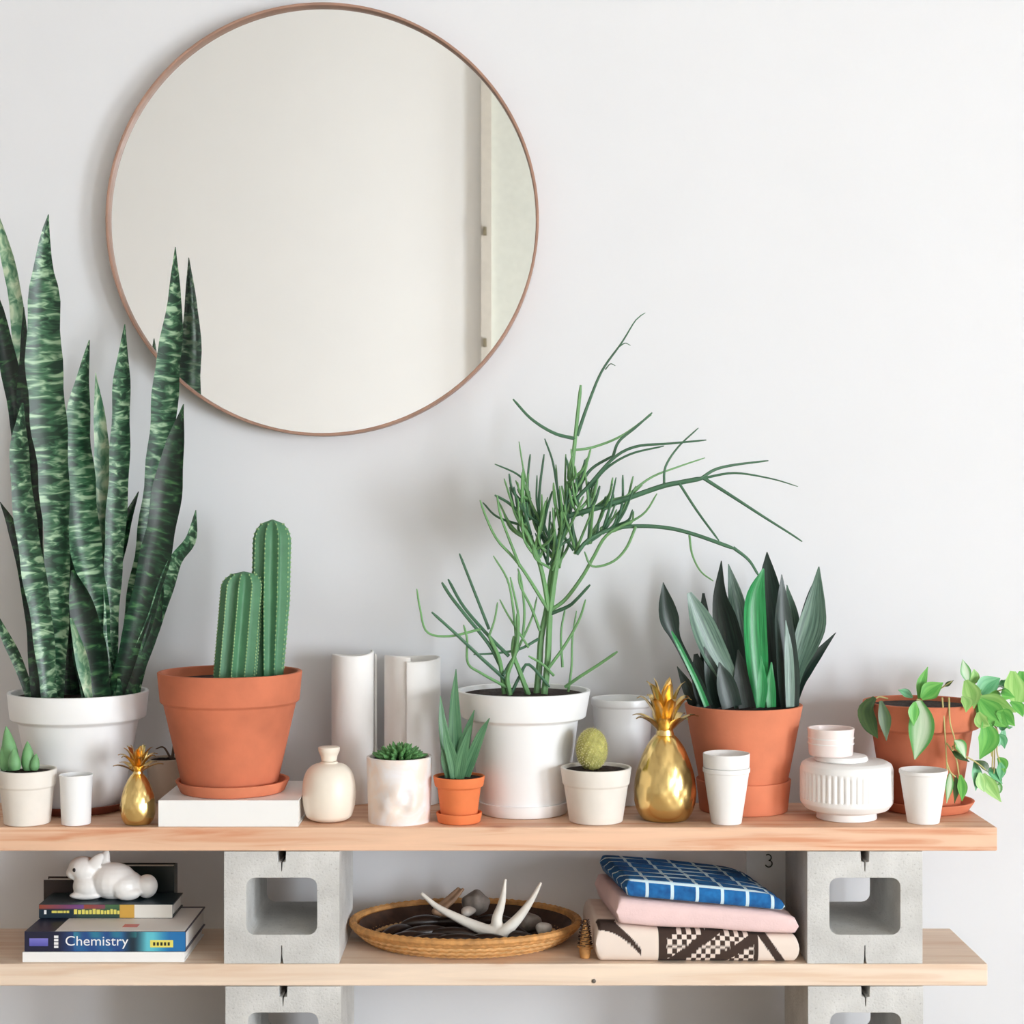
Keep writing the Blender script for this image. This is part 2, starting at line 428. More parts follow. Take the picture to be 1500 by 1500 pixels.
# tall door with casing in the wall opposite the mirror
dx0 = -.180
b = MB(); b.box((dx0 + .06, RY, 0.0), (.92, RY + .03, 4.0)); dr = struct(b.build('door_1', DOORM, smooth=False, origin=(dx0, RY, 0)))
b = MB(); b.box((dx0, RY, 0), (dx0 + .06, RY + .07, 4.1)); b.box((.92, RY, 0), (.98, RY + .07, 4.1)); b.box((dx0 + .06, RY, 4.0), (.92, RY + .07, 4.1))
b.build('door_casing', TRIM, dr, smooth=False)
b = MB()
for z in (1.93, 2.58): b.box((dx0 + .012, RY + .07, z), (dx0 + .032, RY + .085, z + .05))
b.build('hinge', BRASSY, dr, smooth=False)

# ------------------------------------------------------------------ boards and blocks
YF, YB = -.336, -.100            # front and back of the boards
BH, TB, TT = .1856, .0367, .0394
ZL = BH + TB                     # top of the lower board
ZU0 = ZL + BH; ZT = ZU0 + TT     # top of the upper board
G = .0004
def board(name, x0, x1, z0, z1, mat, label):
    b = MB(); nx = 60
    b.box((x0, YF, z0 + G), (x1, YB, z1))
    o = b.build(name, mat, smooth=False, origin=(x0, YF, z0)); bevel(o, .0022, 2)
    return tag(o, label, 'shelf board')
board('shelf_board', -1.15, xat(1461, YF), ZU0, ZT, WOODU, 'warm orange pine board carrying the potted plants, with knots and raw edge')
lb = board('shelf_board', -1.15, xat(1447, YF), BH, ZL, WOODL, 'pale pine board between the cinder blocks, under the books, basket and folded cloths')
v, f = lathe((0, 0), [(.001, 0), (.0035, 0), (.0035, .0016), (.001, .0022)], 12)
c = px(870, 1437, YF)
build('nail', [(c.x + a[0], YF - a[2] + .0004, c.z + a[1]) for a in v], f, NAIL, lb, label='small dark nail head')

def block_mesh():
    W, H, D = .19, BH - 2 * G, .236
    def rrect(cx, cz, w, h, r, seg=5):
        p = []
        for (sx, sz, a0) in ((1, 1, 0), (-1, 1, 90), (-1, -1, 180), (1, -1, 270)):
            for k in range(seg + 1):
                a = math.radians(a0 + 90 * k / seg)
                p.append((cx + sx * (w/2 - r) + r * math.cos(a), cz + sz * (h/2 - r) + r * math.sin(a)))
        return p
    nw, nd = .0072, .017          # groove in the top edge, then the split seam
    outer = [(W/2, 0), (W/2, H), (nw, H), (nw*.9, H - nd), (.0014, H - nd - .001), (.0004, H - nd - .016), (-.0006, H - nd - .016), (-.0014, H - nd - .001), (-nw*.9, H - nd), (-nw, H), (-W/2, H), (-W/2, 0),
             (-.0022, 0), (-.0012, .012), (-.0008, .030), (.0006, .030), (.0010, .012), (.0026, 0)]
    inner = rrect(0, H * .512, .117, .094, .015)
    bm = bmesh.new()
    def loop(pts, y): return [bm.verts.new((p[0], y, p[1])) for p in pts]
    fo, fi = loop(outer, 0), loop(inner, 0)
    ed = []
    for lp in (fo, fi):
        for i in range(len(lp)): ed.append(bm.edges.new((lp[i], lp[(i+1) % len(lp)])))
    bmesh.ops.triangle_fill(bm, edges=ed, use_beauty=True)
    r = bmesh.ops.extrude_face_region(bm, geom=bm.faces[:] )
    ev = [g for g in r['geom'] if isinstance(g, bmesh.types.BMVert)]
    for q in ev: q.co.y += D
    bmesh.ops.recalc_face_normals(bm, faces=bm.faces)
    me = bpy.data.meshes.new('cinder_block'); bm.to_mesh(me); bm.free()
    me.materials.append(CONC)
    return me
bme = block_mesh()
bl = ['cinder block between the book stack and the wicker basket', 'cinder block beside the folded cloths at the open end of the boards',
      'lower cinder block under the board, below the block next to the books', 'lower cinder block under the board, below the block next to the folded cloths']
for i, (u, z) in enumerate(((412.5, ZL), (1267, ZL), (414.5, 0), (1268, 0))):
    o = bpy.data.objects.new('cinder_block', bme); COL.objects.link(o)
    o.location = (xat(u, YF), YF, z + G); tag(o, bl[i], 'cinder block', 'concrete blocks holding the boards')
    bevel(o, .0022, 2)

# ------------------------------------------------------------------ round mirror
mc = px(472, 321, -.042); R0 = 317.5 / ppm(-.042)
mt = thing('round_mirror', 'large round wall mirror with a thin walnut-brown wooden frame', 'mirror', (mc.x, 0, mc.z))
prof = rnd_prof([(R0 - .0005, -.0015), (R0, -.044), (R0 - .0052, -.044), (R0 - .0062, -.0015)], .0012)
v, f = [], []; seg = 160; n = len(prof)
for i in range(seg):
    a = 2 * math.pi * i / seg
    for r, y in prof: v.append((mc.x + r * math.cos(a), y, mc.z + r * math.sin(a)))
for i in range(seg):
    j = (i + 1) % seg
    for k in range(n): f.append((i*n+k, j*n+k, j*n+(k+1) % n, i*n+(k+1) % n))
fixn(build('frame', v, f, FRAMEW, mt))
def disc(name, r, y0, y1, mat, parent):
    v, f = [], []
    for y in (y0, y1):
        for i in range(128):
            a = 2 * math.pi * i / 128; v.append((mc.x + r * math.cos(a), y, mc.z + r * math.sin(a)))
    f = [list(range(128)), list(range(128, 256))[::-1]] + [(i, i + 128, (i+1) % 128 + 128, (i+1) % 128) for i in range(128)]
    return fixn(build(name, v, f, mat, parent, smooth=False))
disc('glass', R0 - .0056, -.030, -.024, MIRR, mt)
disc('backing', R0 - .0062, -.0235, -.003, BOOKBR, mt)

# ------------------------------------------------------------------ pots
def pot(parent, u, y, zb, outer, mat, wall=.006, depth=.012, rad=.002, seg=72, soil=True, soilmat=None, name='pot', zoff=0, fn=None, bottom=.01):
    """outer: list of (half width px, row px) from the foot up; last is the rim"""
    s = ppm(y); x = xat(u, y)
    p = [(h / s, zat(r, y)) for h, r in outer]
    p[0] = (p[0][0], zb)
    rt, zt = p[-1]
    zi = zt - depth
    zf = zb + bottom
    rb = p[0][0] - wall
    def rin(z): return rb + (rt - wall - rb) * (z - zf) / (zt - zf)
    if soil: zf2, rf2 = zi - .006, rin(zi - .006)
    else: zf2, rf2 = zf, rb
    P = [(.0005, zb), *p, (rt - wall, zt), (rf2, zf2), (.0005, zf2)]
    P = rnd_prof(P, rad)
    v, f = lathe((x, y), P, seg, fn)
    o = build(name, v, f, mat, parent)
    if soil:
        r = rin(zi) - .0006
        rng = random.Random(int(u))
        sv, sf = lathe((x, y), [(.0004, zi + .003)] + [(r * k / 6, zi + .003 * (1 - k/6)) for k in range(1, 7)] + [(r * .98, zi - .005), (.0004, zi - .005)], 40,
                       lambda rr, zz, a: (rr, zz + (rng.uniform(-.0015, .0015) if zz > zi and rr > .002 and rr < r*.95 else 0)))
        build('soil', sv, sf, soilmat or SOIL, parent)
    return x, zi
def saucer(parent, u, y, zb, hb, ht, row, mat, wall=.005):
    s = ppm(y); z1 = zat(row, y)
    P = rnd_prof([(.0005, zb), (hb / s, zb), (ht / s, z1), (ht / s - wall, z1), (hb / s - wall, zb + .005), (.0005, zb + .005)], .0018)
    v, f = lathe((xat(u, y), y), P, 72)
    build('saucer', v, f, mat, parent)
    return zb + .0052

# 1 snake plant in the big white pot
y = -.163
t = thing('snake_plant', 'tall banded snake plant in a large white pot with rolled rim', 'potted plant', (xat(115, y), y, ZT))
zs = saucer(t, 115, y, ZT + G, 66, 76, 1172, SAUC_B)
pot(t, 115, y, zs, [(62, 1180), (86, 1056), (88, 1054), (97, 1050), (101, 1012)], WHITEG, wall=.007, depth=.010)
SN = [ # points, half widths, base depth, tip depth, material, yaw, curl
 ([(83,1022),(88,900),(85,780),(80,680),(72,600),(66,520),(66,440),(64,400),(66,350),(71,314)], [14,17,20,24,27,26,22,16,7,.6], -.215, -.225, SNAKE, -12, .3),
 ([(60,1022),(52,880),(47,760),(42,620),(38,540),(35,450)], [12,14,15,16,10,.6], -.19, -.17, SNAKE_D, 15, .3),
 ([(66,1022),(50,800),(38,620),(28,470),(10,370),(-20,270)], [12,14,14,11,9,.6], -.15, -.13, SNAKE_P, 10, .3),
 ([(58,1022),(50,780),(36,650),(16,545),(0,470),(-16,400)], [12,14,15,13,10,.6], -.17, -.17, SNAKE_D, -15, .35),
 ([(72,1022),(63,920),(49,830),(36,740),(30,660),(33,590)], [11,15,17,16,14,2], -.225, -.235, SNAKE, 10, .3),
 ([(55,1022),(46,900),(31,820),(18,770),(0,735)], [9,9,8,7,.6], -.20, -.21, SNAKE_D, 0, .3),
 ([(47,1022),(25,965),(8,930),(-10,890)], [8,8,7,.6], -.18, -.2, SNAKE, 0, .3),
 ([(150,1022),(141,900),(126,800),(118,700),(116,640),(120,580),(131,498)], [13,17,22,23,20,15,.6], -.20, -.19, SNAKE, 22, .4),
 ([(156,1022),(151,900),(150,800),(152,700),(147,620),(140,546)], [10,13,13,13,9,.6], -.165, -.15, SNAKE_P, -10, .3),
 ([(160,1022),(163,900),(168,800),(175,700),(178,620),(180,550),(183,475)], [9,11,14,15,14,12,.6], -.2, -.15, SNAKE, 14, .3),
 ([(186,1022),(205,900),(222,800),(233,700),(240,620),(247,540),(256,460),(257,362)], [17,22,22,20,19,19,13,.6], -.19, -.092, SNAKE, 12, .3),
 ([(170,1022),(211,880),(238,770),(253,680),(269,592)], [13,20,22,19,.8], -.195, -.225, SNAKE_D, 18, .35),
 ([(178,1022),(219,930),(240,870),(258,820),(280,790),(287,747)], [8,12,12,10,8,.6], -.185, -.22, SNAKE, 0, .35),
 ([(190,1022),(222,930),(235,880),(238,845)], [8,9,5,.6], -.195, -.2, SNAKE_D, 0, .3),
 ([(150,1022),(165,860),(180,780),(203,720)], [8,10,10,.6], -.15, -.14, SNAKE_D, -10, .3),
 ([(142,1022),(126,910),(107,835)], [22,22,3], -.225, -.215, SNAKE_D, 8, .35),
 ([(131,1022),(119,960),(104,905)], [6,9,2], -.235, -.235, SNAKE_P, 0, .3),
 ([(100,1022),(104,900),(100,780),(98,690)], [14,17,14,1], -.16, -.15, SNAKE_D, 0, .3),
 ([(118,1022),(112,900),(108,800),(112,720)], [14,16,13,1], -.15, -.12, SNAKE_D, 12, .3),
]
for pts, hw, y0, y1, m, yw, cu in SN:
    blade('leaf', pts, hw, y0, y1, m, t, curl=cu + .22, yaw=yw * 1.5, th=.0035, yaw1=-yw * .9, n=34, wave=.06)

# 2 small succulent at the end
y = -.297
t = thing('small_succulent', 'small green finger succulent in a cream pot beside a white tumbler', 'potted plant', (xat(40, y), y, ZT))
x, zi = pot(t, 40, y, ZT + G, [(33, 1213), (38.5, 1152), (40.5, 1150), (42.5, 1126)], CREAM, wall=.005, depth=.006)
def finger(u, v0, v1, hw, lean, yy, parent, mat=SUCC):
    a, c = px(u, v0, yy), px(u + lean, v1, yy)
    P = catmull([a, a * .6 + c * .4 + Vector((0, 0, 0)), c], 14)
    R = [hw / ppm(yy) * r for r in (.7, .85, .95, 1, 1, .98, .94, .88, .8, .7, .57, .42, .26, .06)]
    vv, ff = tube_mesh(P, R, 12); build('leaf', vv, ff, mat, parent)
for q in ((18, 1128, 1064, 12, -9, y + .006), (22, 1128, 1096, 9, -2, y - .018), (42, 1128, 1086, 10, -2, y - .004), (50, 1128, 1104, 7, 3, y - .012), (8, 1128, 1090, 8, -4, y + .002)):
    finger(*q, t)

# 3, 19 tumblers, 17 nested cups
def cup(name, label, u, y, prof, mat=WHITEM, zb=ZT, wall=.0022, group=None):
    t = thing(name, label, 'cup', (xat(u, y), y, zb), group)
    return t, prof
def tumbler(label, u, y, h0, h1, r1, mat, lip=True):
    s = ppm(y); x = xat(u, y); z1 = zat(r1, y); z0 = ZT + G
    a, c = h0 / s, h1 / s
    P = [(.0005, z0), (a, z0), (c - .0012, z1 - .007)] + ([(c, z1 - .006), (c, z1)] if lip else [(c, z1)]) + [(c - .0026, z1), (a - .0022, z0 + .004), (.0005, z0 + .004)]
    v, f = lathe((x, y), rnd_prof(P, .0012), 64)
    return tag(build('tumbler', v, f, mat, origin=(x, y, ZT)), label, 'cup')
tumbler('straight white ceramic tumbler between the cream succulent pot and small gold pineapple', 111.5, -.305, 21, 24.5, 1134, WHITEG, False)
tumbler('single tapered white cup in front of the trailing vine pot', 1352.5, -.292, 23, 35, 1127, WHITEM)
x0, y0 = xat(1064, -.298), -.298
for k, (r1, dz, lab) in enumerate(((1124, 0, 'lower tapered white cup holding another cup, before the dark-leaved plant'), (1103, .0, 'inner white cup nested in another cup, its rim standing higher'))):
    s = ppm(y0)
    z1 = zat(r1, y0); z0 = ZT + G + (.0245 if k else 0)
    a, c = 22 / s, 34.5 / s
    if k: a, c = a - .0005, c - .0004
    P = [(.0005, z0), (a, z0), (c - .0015, z1 - .008), (c, z1 - .007), (c, z1), (c - .0022, z1), (a - .0018, z0 + .003), (.0005, z0 + .003)]
    if k:   # stays clear of the cup that holds it
        zo0, zo1 = ZT + G, zat(1124, y0)
        rr = lambda z: (22 / s - .0018) + (34.5 / s - .0022 - 22 / s + .0018) * (z - zo0 - .003) / (zo1 - zo0 - .003) - .0008
        P = [(.0005, z0), (rr(z0), z0), (rr(zo1), zo1), (c - .0006, zo1 + .0012), (c, z1 - .004), (c, z1), (c - .0022, z1), (rr(z0) - .0018, z0 + .003), (.0005, z0 + .003)]
    v, f = lathe((x0, y0), rnd_prof(P, .001), 64)
    tag(build('paper_cup', v, f, WHITEM, origin=(x0, y0, z0)), lab, 'cup')

# 4, 15 gold pineapples
def pineapple(u, y, hw, row_top, row_shoulder, row_crown, label, nl, spread):
    s = ppm(y); x = xat(u, y); z0 = ZT + G
    t = thing('pineapple_ornament', label, 'ornament', (x, y, ZT))
    zt = zat(row_top, y); R = hw / s; H = zt - z0
    prof = [(.0005, 0), (.62, 0), (.72, .012), (.86, .08), (.97, .2), (1, .32), (.97, .45), (.88, .6), (.74, .75), (.56, .88), (.38, .97), (.28, 1.0)]
    pf = catmull([Vector((a * R if k else a, 0, z0 + c * H)) for k, (a, c) in enumerate(prof)], 40)
    pf = [(max(p.x, .0004), max(p.z, z0)) for p in pf]
    def fn(r, z, a):
        q = (z - z0) / H
        w = max(0, min(1, (q - .05) * 6)) * max(0, min(1, (1 - q) * 5))
        d = abs(math.sin(a * 6 + q * 9)) * abs(math.sin(a * 6 - q * 9))
        return r * (1 - .024 * w * (1 - d) ** 2), z
    v, f = lathe((x, y), pf, 96, fn)
    build('body', v, f, GOLD, t, angle=60)
    v, f = lathe((x, y), rnd_prof([(.0005, zt - .002), (R * .3, zt - .002), (R * .24, zt + H * .1), (R * .2, zt + H * .2), (.0005, zt + H * .2)], .002), 24)
    build('crown_stem', v, f, GOLD, t)
    zc = zat(row_crown, y) - zt
    rng = random.Random(int(u))
    for ring, (m, el, ln) in enumerate(((nl, .35, .95), (nl, .75, .95), (max(4, nl - 2), 1.1, 1.0), (3, 1.42, 1.0))):
        for k in range(m):
            a = 2 * math.pi * (k + ring * .5) / m + rng.uniform(-.15, .15)
            d = Vector((math.cos(a), math.sin(a), 0))
            base = Vector((x, y, zt + H * .03 + ring * zc * .12)) + d * R * .2
            Lh = spread / s * math.cos(el) * ln * 1.05; Lz = (zc - ring * zc * .12) * math.sin(el) * ln
            P = catmull([base, base + d * Lh * .35 + Vector((0, 0, Lz * .55)), base + d * Lh * .75 + Vector((0, 0, Lz * .9)), base + d * Lh + Vector((0, 0, Lz * (.86 if ring < 2 else 1)))], 10)
            w = Vector((-d.y, d.x, 0)); vv, ff = [], []
            for i, p in enumerate(P):
                q = i / 9; h = R * .2 * (math.sin(math.pi * (.22 + .78 * q)) ** .8 if q < 1 else 0) + .0003
                tn = (P[min(i+1, 9)] - P[max(i-1, 0)]).normalized(); nn = tn.cross(w)
                vv += [p + w * h + nn * h * .35, p - nn * .0006, p - w * h + nn * h * .35, p + nn * .0006]
            for i in range(9):
                for c in range(4): ff.append((i*4+c, i*4+(c+1) % 4, (i+1)*4+(c+1) % 4, (i+1)*4+c))
            ff += [(3, 2, 1, 0), (36, 37, 38, 39)]
            fixn(build('crown_leaf', vv, ff, GOLD, t, angle=60))
pineapple(202, -.304, 26, 1133, 1140, 1093, 'small gold pineapple ornament beside the white book', 7, 34)
pineapple(974, -.262, 46, 1076, 1090, 996, 'large gold pineapple ornament beside the ball cactus pot', 7, 44)

# 5 beige pot behind
y = -.082
t = thing('dry_plant', 'small beige pot with a thin bare stem, tucked behind the cactus pot', 'potted plant', (xat(243, y), y, ZT))
x, zi = pot(t, 243, y, ZT + G, [(24, 1175), (28, 1110)], BEIGE, wall=.004, depth=.004)
tube('stem', [(xat(252, y), y, zi - .002), (xat(255, y), y, zat(1085, y)), (xat(253, y), y, zat(1060, y))], .003, .0015, DRYST, t)
tube('stem', [(xat(252, y), y, zi - .002), (xat(240, y), y, zat(1095, y)), (xat(228, y - .01), y - .01, zat(1096, y))], .0025, .001, DRYST, t)

# 6 white book under the cactus
def book(name, label, x0, x1, yf, yb, z0, z1, cover, ct=.0022, group=None):
    t = thing(name, label, 'book', ((x0 + x1) / 2, yf, z0), group)
    b = MB(); b.box((x0, yf, z0), (x1, yf + ct, z1)); b.box((x0, yf + ct, z0), (x1, yb, z0 + ct)); b.box((x0, yf + ct, z1 - ct), (x1, yb, z1))
    o = b.build('cover', cover, t, smooth=False)
    b = MB(); b.box((x0 + .003, yf + ct, z0 + ct), (x1 - .003, yb - .003, z1 - ct)); b.build('pages', PAPER, t, smooth=False)
    return t
bz = ZT + .0436
book('thick_book', 'thick plain white book under the terracotta cactus pot', xat(232, -.331), xat(437, -.331), -.331, -.13, ZT + G, bz, BOOKW)

# 7 columnar cactus
y = -.233
t = thing('columnar_cactus', 'two-column ribbed green cactus in a terracotta pot and saucer on a white book', 'potted plant', (xat(338, y), y, bz))
zs = saucer(t, 341, y, bz + G, 75, 83, 1141, TERRA, .007)
x, zi = pot(t, 337, y, zs, [(68, 1152), (96, 1030), (98, 1028), (101, 1026), (105, 983)], TERRA_D, wall=.008, depth=.016)
def column(u0, u1, v1, hw, yy, parent, ribs=11, narrow=.75):
    s = ppm(yy); z0 = zi - .004; z1 = zat(v1, yy)
    base, top = Vector((xat(u0, yy), yy, z0)), Vector((xat(u1, yy), yy, z1))
    n, seg = 44, ribs * 8; v, f = [], []
    for i in range(n):
        q = i / (n - 1)
        c = base.lerp(top, q)
        cap = math.sqrt(max(0, 1 - max(0, (q - .86) / .14) ** 2))
        r = hw / s * (narrow + (1 - narrow) * min(1, q * 2)) * max(cap, .03)
        for k in range(seg):
            a = 2 * math.pi * k / seg
            rib = .70 + .32 * (1 - abs(math.sin(a * ribs / 2)) ** .9) * (1 + .03 * math.sin(q * 150))
            v.append(c + Vector((math.cos(a + .3), math.sin(a + .3), 0)) * r * rib)
    for i in range(n - 1):
        for k in range(seg):
            q = (k + 1) % seg; f.append((i*seg+k, i*seg+q, (i+1)*seg+q, (i+1)*seg+k))
    f.append(list(range(seg))[::-1]); f.append([(n-1)*seg+k for k in range(seg)])
    o = build('column', v, f, CACT, parent, angle=80)
    # pale areoles along each rib
    m = MB()
    for rb_ in range(ribs):
        a = 2 * math.pi * rb_ / ribs
        for j in range(3, 34):
            q = j / 34; cap = math.sqrt(max(0, 1 - max(0, (q - .86) / .14) ** 2))
            r = hw / s * (narrow + (1 - narrow) * min(1, q * 2)) * cap * 1.015
            c = base.lerp(top, q) + Vector((math.cos(a + .3), math.sin(a + .3), 0)) * r
            e = .0017
            m.add([c + Vector((e,0,0)), c + Vector((-e,0,0)), c + Vector((0,e,0)), c + Vector((0,-e,0)), c + Vector((0,0,e*1.5)), c + Vector((0,0,-e*1.5))],
                  [(0,2,4),(2,1,4),(1,3,4),(3,0,4),(2,0,5),(1,2,5),(3,1,5),(0,3,5)])
    sp = m.build('areoles', CACT_R, o); sp['kind'] = 'stuff'
column(394, 399, 761, 27.5, y + .012, t, 9, .72)
column(343, 357, 837, 30.5, y - .02, t, 10, 1.0)

# 8 white rolled cylinder vases
def roll(u, y, hw, row, seam, label, wave):
    s = ppm(y); x = xat(u, y); zt = zat(row, y); R = hw / s; z0 = ZT + G
    t = thing('cylinder_vase', label, 'vase', (x, y, ZT))
    n, v, f = 120, [], []; w = .0042
    sa = math.radians(seam)
    for i in range(n):
        q = i / (n - 1); a = sa + .05 - q * (2 * math.pi + .12)
        r = R - .0062 * (1 - q) - .0005
        top = zt + wave * math.sin(a * 2 + 1) + .005 * (1 - q) ** 3 - .003 * q
        for rr, zz in ((r, z0), (r, top - .0015), (r - .0015, top), (r - w + .001, top), (r - w, top - .0015), (r - w, z0)):
            v.append((x + rr * math.cos(a), y + rr * math.sin(a), zz))
    for i in range(n - 1):
        for k in range(6): f.append((i*6+k, (i+1)*6+k, (i+1)*6+(k+1) % 6, i*6+(k+1) % 6))
    f += [list(range(6)), [(n-1)*6+k for k in range(6)][::-1]]
    fixn(build('wall', v, f, WHITEM, t))
    v, f = lathe((x, y), [(.0005, z0), (R - .013, z0), (R - .013, z0 + .004), (.0005, z0 + .004)], 48); build('base', v, f, WHITEM, t)
roll(518, -.088, 35, 958, 20, 'narrow tall white cylinder vase behind the round cream bottle', .002)
roll(603, -.092, 44, 962, -92, 'wider tall white cylinder vase with an overlapping seam, beside a narrower one', .002)

# 9 cream bottle
y = -.272; x = xat(482, y); s = ppm(y)
t = thing('round_bottle', 'small round cream ceramic bottle with a flared stopper', 'bottle', (x, y, ZT))
z = lambda r: zat(r, y)
P = [(.0005, ZT + G), (24/s, ZT + G), (33/s, z(1196)), (38/s, z(1180)), (39.5/s, z(1162)), (38/s, z(1142)), (33/s, z(1128)), (24/s, z(1120)), (13.5/s, z(1117.5)), (12/s, z(1115)), (.0005, z(1115))]
v, f = lathe((x, y), rnd_prof(P, .008, 5), 72); build('body', v, f, BOTTLEM, t, angle=60)
P = [(.0005, z(1114.8)), (11/s, z(1114.8)), (12.5/s, z(1106)), (15.5/s, z(1100)), (16/s, z(1094)), (.0005, z(1093))]
v, f = lathe((x, y), rnd_prof(P, .002), 48); build('stopper', v, f, BOTTLEM, t)

# 10 marbled pot with rosette
y = -.276
t = thing('rosette_succulent', 'low green rosette succulent in a dented pink and white marbled pot', 'potted plant', (xat(585, y), y, ZT))
def dent(r, z, a):
    if r < .03: return r, z
    q = 0
    for da, dz, A, wa, wz in ((-1.55, .052, .0045, .28, .016), (-1.25, .048, -.0055, .16, .010), (-1.9, .040, .004, .25, .013), (-1.4, .030, -.003, .3, .010), (-1.1, .03, .003, .22, .012)):
        q += A * math.exp(-((a - 2 * math.pi - da) / wa) ** 2 - ((z - ZT - dz) / wz) ** 2)
    return r + q * 1.9, z
rows = [(45, 1212)] + [(45 + 3 * k / 14, 1210 - 103 * k / 14) for k in range(1, 15)]
x, zi = pot(t, 585, y, ZT + G, rows, MARB, wall=.0055, depth=.006, fn=dent, seg=120)
rng = random.Random(3); k = 0
for ring in range(7):
    m = (3, 6, 9, 12, 14, 16, 18)[ring]
    for j in range(m):
        a = 2 * math.pi * (j + .5 * (ring % 2)) / m + rng.uniform(-.1, .1)
        rr = .0055 * ring + .002; el = 1.35 - ring * .17 + rng.uniform(-.1, .1)
        base = Vector((x + math.cos(a) * rr * .75, y + math.sin(a) * rr * .75, zi + .002 + (6 - ring) * .0012))
        d = Vector((math.cos(a) * math.cos(el), math.sin(a) * math.cos(el), math.sin(el))); ln = .021 + rng.uniform(-.003, .003)
        P = [base + d * ln * q for q in (0, .3, .6, .85, 1)]
        vv, ff = tube_mesh(P, [.0022, .0036, .0034, .002, .0004], 6); build('leaf', vv, ff, SUCC2, t)

# 11 aloe
y = -.286
t = thing('aloe', 'small spiky aloe in a bright orange terracotta pot with saucer', 'potted plant', (xat(672.5, y), y, ZT))
zs = saucer(t, 672.5, y, ZT + G, 31, 34, 1189, TERRA_B, .004)
x, zi = pot(t, 672.5, y, zs, [(26, 1196), (32, 1152), (35.5, 1151), (38, 1136)], TERRA_B, wall=.004, depth=.004)
for pts, hw, y0, y1, yw in (([(668,1140),(667,1080),(666,1030),(668,980)], [10,10,7,.6], y+.012, y+.014, 0), ([(662,1140),(655,1100),(648,1060),(645,1019)], [9,9,6,.6], y+.002, y-.005, 15),
        ([(674,1140),(679,1100),(686,1070),(695,1040)], [9,9,6,.6], y+.006, y+.012, -15), ([(680,1140),(693,1105),(705,1075),(717,1052)], [8,8,5.5,.6], y-.004, y-.012, -10),
        ([(668,1140),(662,1110),(655,1085),(651,1060)], [8,8,6,.6], y-.016, y-.026, 5), ([(672,1141),(677,1110),(683,1085),(690,1062)], [8,8,5,.6], y-.016, y-.028, -5),
        ([(660,1140),(652,1115),(647,1095)], [7,6,.6], y-.008, y-.018, 10)):
    blade('leaf', pts, hw, y0, y1, ALOE, t, curl=.5, yaw=yw, th=.007, n=18)

# 12 pencil cactus in the white pot with saucer
y = -.195
t = thing('pencil_cactus', 'wispy pencil cactus with thin green twigs in a white pot and saucer', 'potted plant', (xat(767, y), y, ZT))
zs = saucer(t, 767, y, ZT + G, 63, 68, 1171, WHITEG)
x, zi = pot(t, 767, y, zs, [(62, 1180), (80, 1054), (82, 1052), (91, 1049), (98, 1010)], WHITEG, wall=.007, depth=.008)
S2 = 1500 / 620
def q8(u, v): return (580 + u / S2, 440 + v / S2)
rng = random.Random(11)
def twig(pts, w0, w1, y0, y1, dark=False, name='twig'):
    N = len(pts)
    P = [px(*q8(*p), y0 + (y1 - y0) * i / (N - 1)) for i, p in enumerate(pts)]
    k = .62 / S2 / ppm(y)
    return tube(name, P, w0 * k, w1 * k, PENC_D if dark else PENC, t, n=4 * N, seg=7)
B = -.195
tr = [
 ([(498,1400),(508,1290),(515,1190),(535,1090),(552,960),(580,850),(600,740),(620,620),(635,490),(642,420),(655,300)], 20, 10, B, B),
 ([(525,1400),(537,1280),(542,1180),(546,1100)], 20, 17, B-.01, B-.01),
 ([(546,1110),(560,1000),(575,900),(590,800),(605,740)], 17, 13, B-.01, B-.012),
 ([(540,1090),(525,1000),(508,930),(480,860),(450,790),(432,740)], 15, 10, B-.01, B-.02),
 ([(470,1400),(440,1320),(415,1250),(418,1190)], 16, 11, B-.02, B-.04),
 ([(385,1400),(375,1320),(362,1260),(330,1190)], 15, 11, B-.02, B-.05),
 ([(405,1400),(395,1330),(420,1260),(432,1190),(430,1110)], 14, 9, B-.03, B-.05),
]
for a in tr: twig(*a, name='stem')
